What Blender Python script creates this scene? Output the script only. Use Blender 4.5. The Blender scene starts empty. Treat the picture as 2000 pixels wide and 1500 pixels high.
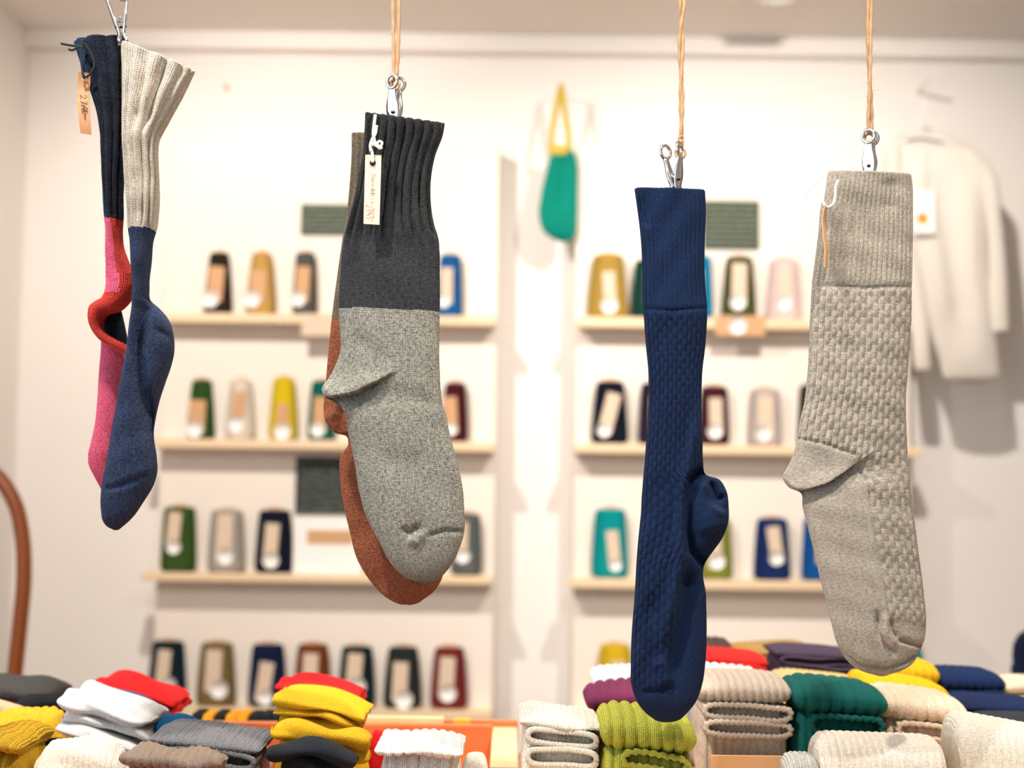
import bpy, math, random
import numpy as np
from mathutils import Matrix, Vector, Euler

random.seed(7); rng = np.random.default_rng(7)
scene = bpy.context.scene
COL = scene.collection

# ------------------------------------------------------------------ camera
F = 3000.0                                    # focal length in pixels of the 2000x1500 frame
CAM = Vector((0, 0, 1.2)); PITCH = math.radians(4.0); ROLL = math.radians(0.7)
M3 = Matrix.Rotation(math.pi / 2 + PITCH, 3, 'X') @ Matrix.Rotation(ROLL, 3, 'Z')
cd = bpy.data.cameras.new('camera'); cam = bpy.data.objects.new('camera', cd); COL.objects.link(cam)
cam.matrix_world = Matrix.Translation(CAM) @ M3.to_4x4()
cd.sensor_width = 36; cd.lens = 36 * F / 2000; cd.clip_start = 0.02
cd.dof.use_dof = True; cd.dof.focus_distance = 1.29; cd.dof.aperture_fstop = 4.6
scene.camera = cam
NM3 = np.array(M3)

def PX(px, py, Y):                            # pixel + world depth plane y=Y -> world point(s)
    px = np.asarray(px, float); py = np.asarray(py, float)
    d = np.stack([(px - 1000) / F, -(py - 750) / F, -np.ones_like(px)], -1) @ NM3.T
    return np.array(CAM) + d * (np.asarray(Y, float) / d[..., 1])[..., None]
def P(px, py, Y): return Vector(PX(px, py, Y))

# ------------------------------------------------------------------ light
w = bpy.data.worlds.new('daylight'); scene.world = w; w.use_nodes = True
bg = w.node_tree.nodes['Background']; bg.inputs[0].default_value = (0.82, 0.91, 1.0, 1); bg.inputs[1].default_value = 1.0
scene.view_settings.view_transform = 'Standard'; scene.view_settings.look = 'None'
scene.view_settings.gamma = 1; scene.view_settings.use_curve_mapping = False
scene.view_settings.exposure = 0.86
CEIL = 2.31; WALLY = 3.72
WARM = (1.0, 0.91, 0.82)
# (x, y, aim, watts, cone degrees)  ceiling downlights of the shop
SPOTS = [(-0.60, 2.45, (-0.42, 3.7, 1.55), 48, 100), (0.56, 2.45, (0.72, 3.7, 1.55), 46, 92),
         (-0.42, 0.80, (-0.38, 1.45, 1.1), 44, 100), (0.42, 0.76, (0.42, 1.45, 1.1), 44, 100),
         (-0.40, 1.66, (-0.36, 1.52, 0.9), 30, 62), (0.42, 1.66, (0.40, 1.50, 0.9), 30, 62)]

# ------------------------------------------------------------------ helpers
def lin(c):
    return tuple(((v / 255) / 12.92 if v / 255 <= 0.04045 else ((v / 255 + 0.055) / 1.055) ** 2.4) for v in c)
def props(o, label=None, cat=None, group=None, kind=None):
    if label: o['label'] = label
    if cat: o['category'] = cat
    if group: o['group'] = group
    if kind: o['kind'] = kind
    return o
def thing(name, loc, label, cat, group=None):
    o = bpy.data.objects.new(name, None); COL.objects.link(o); o.location = loc
    o.empty_display_size = 0.02
    return props(o, label, cat, group)
def mesh(name, V, Fc, mat, parent=None, uv=None, smooth=True):
    V = np.asarray(V, float)
    if parent is not None:
        off = Vector(parent.location)
        if parent.parent: off = off + Vector(parent.parent.location)
        V = V - np.array(off)
    me = bpy.data.meshes.new(name)
    if isinstance(Fc, np.ndarray):
        nf, k = Fc.shape
        me.vertices.add(len(V)); me.vertices.foreach_set('co', V.ravel())
        me.loops.add(nf * k); me.loops.foreach_set('vertex_index', Fc.ravel().astype(np.int32))
        me.polygons.add(nf); me.polygons.foreach_set('loop_start', np.arange(0, nf * k, k, dtype=np.int32))
        me.polygons.foreach_set('loop_total', np.full(nf, k, dtype=np.int32)); me.update(calc_edges=True)
    else:
        me.from_pydata([tuple(v) for v in V], [], Fc)
    if uv is not None:
        l = me.uv_layers.new(name='UVMap'); idx = np.empty(len(me.loops), np.int32); me.loops.foreach_get('vertex_index', idx)
        l.data.foreach_set('uv', np.asarray(uv, np.float32)[idx].ravel())
    me.polygons.foreach_set('use_smooth', np.full(len(me.polygons), smooth))
    me.materials.append(mat); me.validate(); me.update()
    o = bpy.data.objects.new(name, me); COL.objects.link(o)
    if parent is not None: o.parent = parent
    return o
def box_vf(a, b):
    (x0, y0, z0), (x1, y1, z1) = a, b
    V = [(x0,y0,z0),(x1,y0,z0),(x1,y1,z0),(x0,y1,z0),(x0,y0,z1),(x1,y0,z1),(x1,y1,z1),(x0,y1,z1)]
    return V, [(3,2,1,0),(4,5,6,7),(0,1,5,4),(1,2,6,5),(2,3,7,6),(3,0,4,7)]
def box(name, a, b, mat, parent=None, bev=0.0, rot=None, center=None):
    V, Fc = box_vf(a, b)
    if rot is not None:
        c = Vector(center if center is not None else [(a[i] + b[i]) / 2 for i in range(3)])
        V = [tuple(rot @ (Vector(v) - c) + c) for v in V]
    o = mesh(name, V, Fc, mat, parent, smooth=False)
    if bev:
        m = o.modifiers.new('bevel', 'BEVEL'); m.width = bev; m.segments = 2; m.limit_method = 'ANGLE'
    return o
def tube_vf(pts, r, n=8, closed=False):
    pts = [Vector(p) for p in pts]; N = len(pts); V = []; Fc = []
    rs = r if hasattr(r, '__len__') else [r] * N
    up = None
    for i, p in enumerate(pts):
        a = pts[(i - 1) % N] if (closed or i > 0) else p; b = pts[(i + 1) % N] if (closed or i < N - 1) else p
        t = (b - a).normalized()
        if up is None: up = t.orthogonal().normalized()
        up = (up - t * up.dot(t))
        up = up.normalized() if up.length > 1e-6 else t.orthogonal().normalized()
        s = t.cross(up)
        for k in range(n):
            an = 2 * math.pi * k / n; V.append(p + (up * math.cos(an) + s * math.sin(an)) * rs[i])
    for i in range(N if closed else N - 1):
        j = (i + 1) % N
        for k in range(n):
            l = (k + 1) % n; Fc.append((i * n + k, i * n + l, j * n + l, j * n + k))
    if not closed: Fc.append(tuple(range(n - 1, -1, -1))); Fc.append(tuple((N - 1) * n + k for k in range(n)))
    return [tuple(v) for v in V], Fc
def join(parts):
    V = []; Fc = []
    for v, f in parts:
        o = len(V); V += [tuple(p) for p in v]; Fc += [tuple(i + o for i in q) for q in f]
    return V, Fc
def spline(pts, n):                            # Hermite spline, chord-length parameter, any dimension
    P_ = np.asarray(pts, float); d = np.linalg.norm(np.diff(P_, axis=0), axis=1); d = np.maximum(d, 1e-6)
    t = np.concatenate([[0], np.cumsum(d)]); m = np.zeros_like(P_)
    sl = np.diff(P_, axis=0) / d[:, None]
    m[0] = sl[0]; m[-1] = sl[-1]
    for i in range(1, len(P_) - 1): m[i] = (sl[i - 1] * d[i] + sl[i] * d[i - 1]) / (d[i - 1] + d[i])
    q = np.linspace(0, t[-1], n) if np.isscalar(n) else n
    i = np.clip(np.searchsorted(t, q, side='right') - 1, 0, len(d) - 1)
    h = d[i]; s = ((q - t[i]) / h)[:, None]; h = h[:, None]
    return ((2*s**3-3*s**2+1)*P_[i] + (s**3-2*s**2+s)*h*m[i] + (-2*s**3+3*s**2)*P_[i+1] + (s**3-s**2)*h*m[i+1])

# ------------------------------------------------------------------ materials
def nmat(name):
    m = bpy.data.materials.new(name); m.use_nodes = True
    nt = m.node_tree; return m, nt, nt.nodes['Principled BSDF']
def plain(name, rgb, rough=0.6, metal=0.0, var=0.0, scale=20.0, emit=None, spec=0.5):
    m, nt, b = nmat(name); b.inputs['Roughness'].default_value = rough; b.inputs['Metallic'].default_value = metal
    b.inputs['Specular IOR Level'].default_value = spec
    c = lin(rgb)
    if var:
        tc = nt.nodes.new('ShaderNodeTexCoord'); nz = nt.nodes.new('ShaderNodeTexNoise'); nz.inputs['Scale'].default_value = scale; nz.inputs['Detail'].default_value = 5
        mx = nt.nodes.new('ShaderNodeMix'); mx.data_type = 'RGBA'
        mx.inputs[6].default_value = tuple(v * (1 - var) for v in c) + (1,); mx.inputs[7].default_value = tuple(min(1, v * (1 + var)) for v in c) + (1,)
        nt.links.new(tc.outputs['Object'], nz.inputs['Vector']); nt.links.new(nz.outputs['Fac'], mx.inputs[0]); nt.links.new(mx.outputs[2], b.inputs['Base Color'])
    else: b.inputs['Base Color'].default_value = c + (1,)
    if emit: b.inputs['Emission Color'].default_value = tuple(emit[:3]) + (1,); b.inputs['Emission Strength'].default_value = emit[3]
    return m
def wood(name, rgb, rgb2, axis=0, rough=0.5):
    m, nt, b = nmat(name); b.inputs['Roughness'].default_value = rough
    tc = nt.nodes.new('ShaderNodeTexCoord'); mp = nt.nodes.new('ShaderNodeMapping')
    sc = [60, 60, 60]; sc[axis] = 4; mp.inputs['Scale'].default_value = sc
    nz = nt.nodes.new('ShaderNodeTexNoise'); nz.inputs['Scale'].default_value = 1; nz.inputs['Detail'].default_value = 6; nz.inputs['Distortion'].default_value = 0.6
    mx = nt.nodes.new('ShaderNodeMix'); mx.data_type = 'RGBA'; mx.inputs[6].default_value = lin(rgb) + (1,); mx.inputs[7].default_value = lin(rgb2) + (1,)
    nt.links.new(tc.outputs['Object'], mp.inputs[0]); nt.links.new(mp.outputs[0], nz.inputs['Vector']); nt.links.new(nz.outputs['Fac'], mx.inputs[0]); nt.links.new(mx.outputs[2], b.inputs['Base Color'])
    bp = nt.nodes.new('ShaderNodeBump'); bp.inputs['Strength'].default_value = 0.15; bp.inputs['Distance'].default_value = 0.001
    nt.links.new(nz.outputs['Fac'], bp.inputs['Height']); nt.links.new(bp.outputs[0], b.inputs['Normal'])
    return m
def build_knit_group():
    ng = bpy.data.node_groups.new('knit_stitches', 'ShaderNodeTree'); I = ng.interface
    I.new_socket('UV', in_out='INPUT', socket_type='NodeSocketVector')
    for s in ('Wale', 'Course', 'RibPeriod', 'RibAmount', 'CellX', 'CellY', 'CellAmount'): I.new_socket(s, in_out='INPUT', socket_type='NodeSocketFloat')
    I.new_socket('Height', in_out='OUTPUT', socket_type='NodeSocketFloat'); I.new_socket('Random', in_out='OUTPUT', socket_type='NodeSocketFloat')
    gi = ng.nodes.new('NodeGroupInput'); go = ng.nodes.new('NodeGroupOutput'); L = ng.links.new
    def mth(op, a, b=None, c=None):
        n = ng.nodes.new('ShaderNodeMath'); n.operation = op
        for k, v in enumerate((a, b, c)):
            if v is None: continue
            if isinstance(v, (int, float)): n.inputs[k].default_value = v
            else: L(v, n.inputs[k])
        return n.outputs[0]
    sp = ng.nodes.new('ShaderNodeSeparateXYZ'); L(gi.outputs['UV'], sp.inputs[0]); u, v = sp.outputs[0], sp.outputs[1]
    U = mth('DIVIDE', u, gi.outputs['Wale']); fx = mth('SUBTRACT', mth('FRACT', U), 0.5); ax = mth('ABSOLUTE', fx)
    V = mth('ADD', mth('DIVIDE', v, gi.outputs['Course']), mth('MULTIPLY', ax, 1.5)); fy = mth('SUBTRACT', mth('FRACT', V), 0.5)
    hx = mth('SUBTRACT', 1.0, mth('POWER', mth('MULTIPLY', mth('ABSOLUTE', mth('SUBTRACT', ax, 0.25)), 4.0), 2.0))
    hy = mth('SUBTRACT', 1.0, mth('POWER', mth('MULTIPLY', mth('ABSOLUTE', fy), 2.0), 2.0))
    h = mth('POWER', mth('MAXIMUM', mth('MULTIPLY', hx, mth('ADD', mth('MULTIPLY', hy, 0.7), 0.3)), 0.0), 0.6)
    rib = mth('POWER', mth('ABSOLUTE', mth('SINE', mth('DIVIDE', mth('MULTIPLY', u, math.pi), gi.outputs['RibPeriod']))), 0.5)
    cu = mth('DIVIDE', u, gi.outputs['CellX']); par = mth('MULTIPLY', mth('MODULO', mth('FLOOR', cu), 2.0), 0.5)
    cx = mth('POWER', mth('ABSOLUTE', mth('SINE', mth('MULTIPLY', cu, math.pi))), 0.45)
    cy = mth('POWER', mth('ABSOLUTE', mth('SINE', mth('MULTIPLY', mth('ADD', mth('DIVIDE', v, gi.outputs['CellY']), par), math.pi))), 0.35)
    cell = mth('MULTIPLY', cx, mth('ADD', mth('MULTIPLY', cy, 0.62), 0.38))
    tot = mth('ADD', mth('ADD', mth('MULTIPLY', h, 1.0), mth('MULTIPLY', rib, gi.outputs['RibAmount'])), mth('MULTIPLY', cell, gi.outputs['CellAmount']))
    L(tot, go.inputs['Height'])
    cb = ng.nodes.new('ShaderNodeCombineXYZ'); L(mth('FLOOR', mth('MULTIPLY', U, 2.0)), cb.inputs[0]); L(mth('FLOOR', V), cb.inputs[1])
    wn = ng.nodes.new('ShaderNodeTexWhiteNoise'); wn.noise_dimensions = '2D'; L(cb.outputs[0], wn.inputs['Vector']); L(wn.outputs['Value'], go.inputs['Random'])
    return ng
KNIT = build_knit_group()
def knit(name, c1, c2, wale=2.1, course=1.7, rib=(4.0, 0.0), cell=(6.0, 8.0, 0.0), dist=0.9, heather=1.0, sheen=0.25):
    """two-tone yarn; sizes in millimetres on the fabric"""
    m, nt, b = nmat(name); L = nt.links.new
    b.inputs['Roughness'].default_value = 0.9; b.inputs['Specular IOR Level'].default_value = 0.15
    b.inputs['Sheen Weight'].default_value = sheen; b.inputs['Sheen Roughness'].default_value = 0.5
    b.inputs['Sheen Tint'].default_value = tuple(min(1, v * 1.3 + 0.05) for v in lin(c2)) + (1,)
    tc = nt.nodes.new('ShaderNodeTexCoord'); g = nt.nodes.new('ShaderNodeGroup'); g.node_tree = KNIT
    nzw = nt.nodes.new('ShaderNodeTexNoise'); nzw.inputs['Scale'].default_value = 110; nzw.inputs['Detail'].default_value = 2
    L(tc.outputs['UV'], nzw.inputs['Vector'])
    va = nt.nodes.new('ShaderNodeVectorMath'); va.operation = 'MULTIPLY_ADD'; va.inputs[1].default_value = (0.0016, 0.0016, 0)
    L(nzw.outputs['Color'], va.inputs[0]); L(tc.outputs['UV'], va.inputs[2]); L(va.outputs[0], g.inputs['UV'])
    for k, val in zip(('Wale', 'Course', 'RibPeriod', 'RibAmount', 'CellX', 'CellY', 'CellAmount'),
                      (wale / 1000, course / 1000, rib[0] / 1000, rib[1], cell[0] / 1000, cell[1] / 1000, cell[2])): g.inputs[k].default_value = val
    nz = nt.nodes.new('ShaderNodeTexNoise'); nz.inputs['Scale'].default_value = 1; nz.inputs['Detail'].default_value = 3
    mpn = nt.nodes.new('ShaderNodeMapping'); mpn.inputs['Scale'].default_value = (330, 700, 1); L(tc.outputs['UV'], mpn.inputs[0]); L(mpn.outputs[0], nz.inputs['Vector'])
    ad = nt.nodes.new('ShaderNodeMath'); ad.operation = 'MULTIPLY_ADD'; ad.inputs[1].default_value = 0.45 * heather; L(g.outputs['Random'], ad.inputs[0])
    rr = nt.nodes.new('ShaderNodeMapRange'); rr.inputs[1].default_value = 0.3; rr.inputs[2].default_value = 0.7; rr.inputs[3].default_value = 0; rr.inputs[4].default_value = 0.75
    L(nz.outputs['Fac'], rr.inputs[0]); L(rr.outputs[0], ad.inputs[2])
    mx = nt.nodes.new('ShaderNodeMix'); mx.data_type = 'RGBA'; mx.inputs[6].default_value = lin(c1) + (1,); mx.inputs[7].default_value = lin(c2) + (1,)
    L(ad.outputs[0], mx.inputs[0]); L(mx.outputs[2], b.inputs['Base Color'])
    fz = nt.nodes.new('ShaderNodeTexNoise'); fz.inputs['Scale'].default_value = 2200; fz.inputs['Detail'].default_value = 2; L(tc.outputs['UV'], fz.inputs['Vector'])
    hh = nt.nodes.new('ShaderNodeMath'); hh.operation = 'MULTIPLY_ADD'; hh.inputs[1].default_value = 0.35; L(fz.outputs['Fac'], hh.inputs[0]); L(g.outputs['Height'], hh.inputs[2])
    bp = nt.nodes.new('ShaderNodeBump'); bp.inputs['Strength'].default_value = 1.0; bp.inputs['Distance'].default_value = dist / 1000
    L(hh.outputs[0], bp.inputs['Height']); L(bp.outputs[0], b.inputs['Normal'])
    return m
_kc = {}
def pileknit(rgb, rough=0):                    # knit of the folded socks on the table, one per yarn colour
    k = (rgb, rough)
    if k not in _kc:
        c1 = tuple(int(v * 0.86) for v in rgb); c2 = tuple(min(255, int(v * 1.06 + 4)) for v in rgb)
        _kc[k] = knit('yarn_%d_%d_%d_%d' % (*rgb, rough), c1, c2, *( (3.2, 2.6) if rough else (1.9, 1.5)), dist=1.6 if rough else 0.7)
    return _kc[k]

M_WALL = plain('wall_paint', (236, 231, 226), 0.85, var=0.02, scale=3)
M_CEIL = plain('ceiling_paint', (236, 230, 224), 0.9)
M_FLOOR = wood('floor_boards', (170, 140, 105), (140, 110, 80), 1)
M_PANEL = plain('limed_board', (240, 230, 218), 0.6, var=0.02, scale=8)
M_LEDGE = wood('pale_pine', (240, 218, 186), (226, 196, 154), 0)
M_PINE = wood('pine', (236, 206, 160), (222, 182, 128), 2)
M_CRATE = wood('orange_cedar', (214, 126, 70), (192, 98, 48), 0)
M_TABLE = wood('table_oak', (190, 140, 90), (160, 110, 65), 0)
M_BENT = wood('bentwood_brown', (156, 80, 24), (122, 58, 14), 2, 0.35)
M_KRAFT = plain('kraft_paper', (205, 160, 118), 0.8, var=0.05, scale=90)
M_KRAFT2 = plain('pale_kraft', (220, 198, 174), 0.8, var=0.04, scale=60)
M_TAG = plain('brown_kraft', (188, 134, 94), 0.8, var=0.06, scale=90)
M_WHITE = plain('white_paper', (245, 243, 240), 0.7)
M_CHALK = plain('chalkboard', (34, 42, 42), 0.8, var=0.15, scale=12)
M_CHALK2 = plain('green_chalkboard', (64, 76, 58), 0.7, var=0.12, scale=12)
M_DUST = plain('chalk', (150, 158, 146), 0.9)
M_STEEL = plain('steel', (225, 228, 232), 0.13, 1.0)
M_BRASS = plain('rivet_dark', (70, 66, 60), 0.35, 1.0)
M_TWINE = plain('jute', (172, 136, 100), 0.9, var=0.35, scale=600)
M_COTTON = plain('white_cotton_string', (235, 232, 225), 0.9)
M_BLACKSTR = plain('black_string', (22, 26, 28), 0.9)
M_INK = plain('pencil', (150, 112, 88), 0.7)
M_INKD = plain('dark_ink', (40, 34, 34), 0.7)
M_ORANGE = plain('orange_dot', (236, 160, 40), 0.7)
M_LAMP = plain('lamp_glass', (255, 240, 220), 0.3, emit=(1, 0.9, 0.75, 3))
M_TRIM = plain('white_metal', (232, 230, 226), 0.4)

# ------------------------------------------------------------------ the room
def struct(name, a, b, mat): o = box(name, a, b, mat); o['kind'] = 'structure'; return o
cl = P(48, 400, WALLY); LX = cl.x
struct('floor', (LX - 0.1, -2.6, -0.1), (3.1, WALLY + 0.1, 0), M_FLOOR)
struct('wall_back', (LX - 0.1, WALLY, 0), (3.1, WALLY + 0.1, CEIL + 0.1), M_WALL)
struct('wall_left', (LX - 0.1, 1.9, 0), (LX, WALLY, CEIL + 0.1), M_WALL)
struct('wall_left_sill', (LX - 0.1, -2.6, 0), (LX, 1.9, 0.45), M_WALL)                 # low wall under the wide shop window
struct('wall_right', (3.1, -2.6, 0), (3.2, WALLY + 0.1, CEIL + 0.1), M_WALL)
struct('wall_front', (0.3, -2.7, 0), (3.2, -2.6, CEIL + 0.1), M_WALL)
wf = box('window_1', (LX - 0.06, 1.86, 0.45), (LX - 0.02, 1.9, CEIL), M_TRIM); wf['kind'] = 'structure'
for y in (-2.6, -1.1, 0.4): box('window_frame', (LX - 0.06, y, 0.45), (LX - 0.02, y + .04, CEIL), M_TRIM, wf)
struct('ceiling', (LX - 0.1, -2.6, CEIL), (3.1, WALLY + 0.1, CEIL + 0.1), M_CEIL)
zb = P(1000, 100, WALLY - 0.05).z
struct('trim_1', (LX, WALLY - 0.05, zb), (3.1, WALLY, CEIL), M_WALL)          # shallow bulkhead along the top of the back wall
struct('baseboard_back', (LX, WALLY - 0.012, 0), (3.1, WALLY, 0.07), M_TRIM)

def disc_vf(c, r, n=24, h=0.0, axis='z'):
    V = []; 
    for k in range(n):
        a = 2 * math.pi * k / n; x, y = r * math.cos(a), r * math.sin(a)
        V.append((c[0] + x, c[1] + y, c[2]) if axis == 'z' else (c[0] + x, c[1], c[2] + y))
    for v in list(V): V.append((v[0], v[1], v[2] + h) if axis == 'z' else (v[0], v[1] + h, v[2]))
    Fc = [tuple(range(n)), tuple(range(2 * n - 1, n - 1, -1))] + [(k, (k + 1) % n, n + (k + 1) % n, n + k) for k in range(n)]
    return V, Fc
def ring_vf(c, R, r, n=32, m=8, rot=None):
    pts = [(math.cos(2 * math.pi * k / n) * R, math.sin(2 * math.pi * k / n) * R, 0) for k in range(n)]
    pts = [Vector(p) if rot is None else rot @ Vector(p) for p in pts]
    return tube_vf([p + Vector(c) for p in pts], r, m, True)
where = ['over the left shelf panel', 'over the right shelf panel', 'above the left hanging socks', 'above the right hanging socks', 'over the left end of the display table', 'over the right end of the display table']
for i, (x, y, aim, pw, cone) in enumerate(SPOTS):
    t = thing('ceiling_downlight', (x, y, CEIL), 'round white ceiling downlight ' + where[i], 'light', 'ceiling downlights')
    V, Fc = ring_vf((x, y, CEIL - 0.006), 0.052, 0.008); mesh('trim_ring', V, Fc, M_TRIM, t)
    V, Fc = disc_vf((x, y, CEIL - 0.003), 0.046, h=0.002); mesh('lens', V, Fc, M_LAMP, t)
    ld = bpy.data.lights.new('lamp', 'SPOT'); ld.energy = pw; ld.color = WARM; ld.spot_size = math.radians(cone); ld.spot_blend = 0.8; ld.shadow_soft_size = 0.03
    lo = bpy.data.objects.new('lamp', ld); COL.objects.link(lo); lo.parent = t; lo.location = (0, 0, -0.02)
    lo.rotation_euler = (Vector(aim) - Vector((x, y, CEIL - 0.02))).to_track_quat('-Z', 'Y').to_euler()
p = P(1518, -8, 1.0) - CAM; k = (CEIL - 0.02 - CAM.z) / p.z; c = CAM + p * k
t = thing('ceiling_sensor', c, 'round flat white fitting on the ceiling at the top edge', 'sensor')
V, Fc = disc_vf((c.x, c.y, CEIL - 0.012), 0.062, h=0.012); mesh('base', V, Fc, M_TRIM, t)
V, Fc = disc_vf((c.x, c.y, CEIL - 0.024), 0.048, h=0.012); mesh('cover', V, Fc, M_TRIM, t)

# ------------------------------------------------------------------ swept soft shapes (socks, garments)
def polydist(pl, X, Yp):
    """distance to a pixel polyline, side sign (+ = left of travel in y-down space is negative), position 0..1"""
    pl = np.asarray(pl, float); best = np.full(X.shape, 1e9); sgn = np.ones(X.shape); pos = np.zeros(X.shape)
    n = len(pl) - 1
    for i in range(n):
        a, b = pl[i], pl[i + 1]; ab = b - a; L2 = ab @ ab
        s = ((X - a[0]) * ab[0] + (Yp - a[1]) * ab[1]) / L2; sc = np.clip(s, 0, 1)
        d = np.hypot(X - a[0] - sc * ab[0], Yp - a[1] - sc * ab[1]); m = d < best
        best = np.where(m, d, best); cr = ab[0] * (Yp - a[1]) - ab[1] * (X - a[0]); sgn = np.where(m, np.sign(cr), sgn); pos = np.where(m, (i + sc) / n, pos)
    return best, sgn, pos
def inpoly(poly, X, Yp):
    poly = np.asarray(poly, float); r = np.zeros(X.shape, bool); n = len(poly); j = n - 1
    for i in range(n):
        xi, yi = poly[i]; xj, yj = poly[j]
        c = ((yi > Yp) != (yj > Yp)) & (X < (xj - xi) * (Yp - yi) / (yj - yi + 1e-12) + xi); r ^= c; j = i
    return r
def sweep(rows, Y, step=2.6, ncirc=150, pw=0.85, Tref=None):
    """rows of (left x, left y, right x, right y, half thickness mm) in the photo's pixels, on the depth plane Y"""
    R = np.asarray(rows, float); key = R.copy()
    ln = np.abs(np.diff(R[:, :4], axis=0)); L = np.maximum(np.hypot(ln[:, 0], ln[:, 1]), np.hypot(ln[:, 2], ln[:, 3])).sum()
    n = max(6, int(L / step)); S = spline(key, n)
    md = (S[-1, :2] + S[-1, 2:4]) / 2; hv = (S[-1, 2:4] - S[-1, :2]) / 2; dn = np.array([-hv[1], hv[0]])
    for kf, kd in ((0.75, 0.12), (0.4, 0.2), (0.02, 0.22)):
        c_ = md + dn * kd; S = np.vstack([S, np.concatenate([c_ - hv * kf, c_ + hv * kf, [S[n - 1, 4] * kf]])])
    sc = Y / F
    hw = np.hypot(S[:, 2] - S[:, 0], S[:, 3] - S[:, 1]) / 2 * sc
    a = np.median(hw); b = (Tref or np.median(S[:, 4])) / 1000
    th = np.linspace(0, 2 * math.pi, 2001); ex = -a * np.cos(th); ey = b * np.sign(np.sin(th)) * np.abs(np.sin(th)) ** pw
    arc = np.concatenate([[0], np.cumsum(np.hypot(np.diff(ex), np.diff(ey)))])
    ths = np.interp(np.linspace(0, arc[-1], ncirc + 1)[:-1], arc, th)
    us = np.linspace(0, arc[-1], ncirc + 1)[:-1]
    cx, sn = -np.cos(ths), np.sign(np.sin(ths)) * np.abs(np.sin(ths)) ** pw
    mid = (S[:, 0:2] + S[:, 2:4]) / 2; hf = (S[:, 2:4] - S[:, 0:2]) / 2
    X = mid[:, 0][:, None] + hf[:, 0][:, None] * cx; Yp = mid[:, 1][:, None] + hf[:, 1][:, None] * cx
    D = S[:, 4][:, None] / 1000 * sn                       # towards the camera
    dv = np.concatenate([[0], np.cumsum(np.hypot(*np.diff(mid, axis=0).T))]) * sc
    return dict(X=X, Yp=Yp, D=D, front=np.broadcast_to(sn > 0.05, X.shape), sn=np.broadcast_to(sn, X.shape), u=us, U=arc[-1], v=dv, Y=Y, hw=hw, S=S, cx=cx)
def crease(s, pl, amp, width, mode='groove', taper=True, both=False):
    d, sg, pos = polydist(pl, s['X'], s['Yp']); e = np.exp(-(d / width) ** 2)
    if mode == 'step': e = np.where(sg > 0, -np.exp(-(d / width)) , np.exp(-(d / (width * 1.6)) ** 2) * 0.6) * np.ones_like(d)
    if taper: e = e * np.clip(np.sin(np.clip(pos, 0.0, 1.0) * math.pi) * 1.6 + (0.0 if taper is True else taper), 0, 1)
    f = np.where(s['sn'] > 0, np.minimum(1, s['sn'] * 3), 0 if not both else np.maximum(-1, s['sn'] * 3))
    s['D'] = s['D'] + amp / 1000 * e * f
def ribs(s, period, amp, y0, y1, fade=25):
    a = np.clip((s['Yp'] - y0) / fade + 1, 0, 1) * np.clip((y1 - s['Yp']) / fade + 1, 0, 1)
    n = max(1, round(s['U'] / (period / 1000))); r = np.abs(np.sin(math.pi * n * s['u'] / s['U'])) ** 0.7 - 0.5
    s['D'] = s['D'] + amp / 1000 * a * r[None, :] * np.sign(s['sn']) * np.minimum(1, np.abs(s['sn']) * 2.5)
    s['X'] = s['X'] + amp / 1000 * F / s['Y'] * a * r[None, :] * s['cx'][None, :] * 0.6
def waffle(s, px, py, amp, test):                         # raised staggered cells of a waffle knit
    n = max(2, 2 * round(s['U'] / (px / 1000) / 2)); cu = n * s['u'] / s['U']; par = (np.floor(cu) % 2) * 0.5
    cx = np.abs(np.sin(math.pi * cu)) ** 0.6; cy = np.abs(np.sin(math.pi * (s['v'][:, None] / (py / 1000) + par[None, :]))) ** 0.75
    c = cx[None, :] * (0.36 + 0.64 * cy) - 0.5
    s['D'] = s['D'] + amp / 1000 * c * np.sign(s['sn']) * np.minimum(1, np.abs(s['sn']) * 2.5) * test(s['X'], s['Yp'], s['front'])
def wobble(s, amp, lam=60, seed=0):
    r = np.random.default_rng(seed); t = np.zeros_like(s['X'])
    for k in range(5):
        an = r.uniform(0, 6.28); f = 6.28 / (lam * r.uniform(0.6, 1.6)); t += np.sin((s['X'] * math.cos(an) + s['Yp'] * math.sin(an)) * f + r.uniform(0, 6.28))
    s['D'] = s['D'] + amp / 1000 * t / 2.2 * np.sign(s['sn']) * np.minimum(1, np.abs(s['sn']) * 2)
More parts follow.
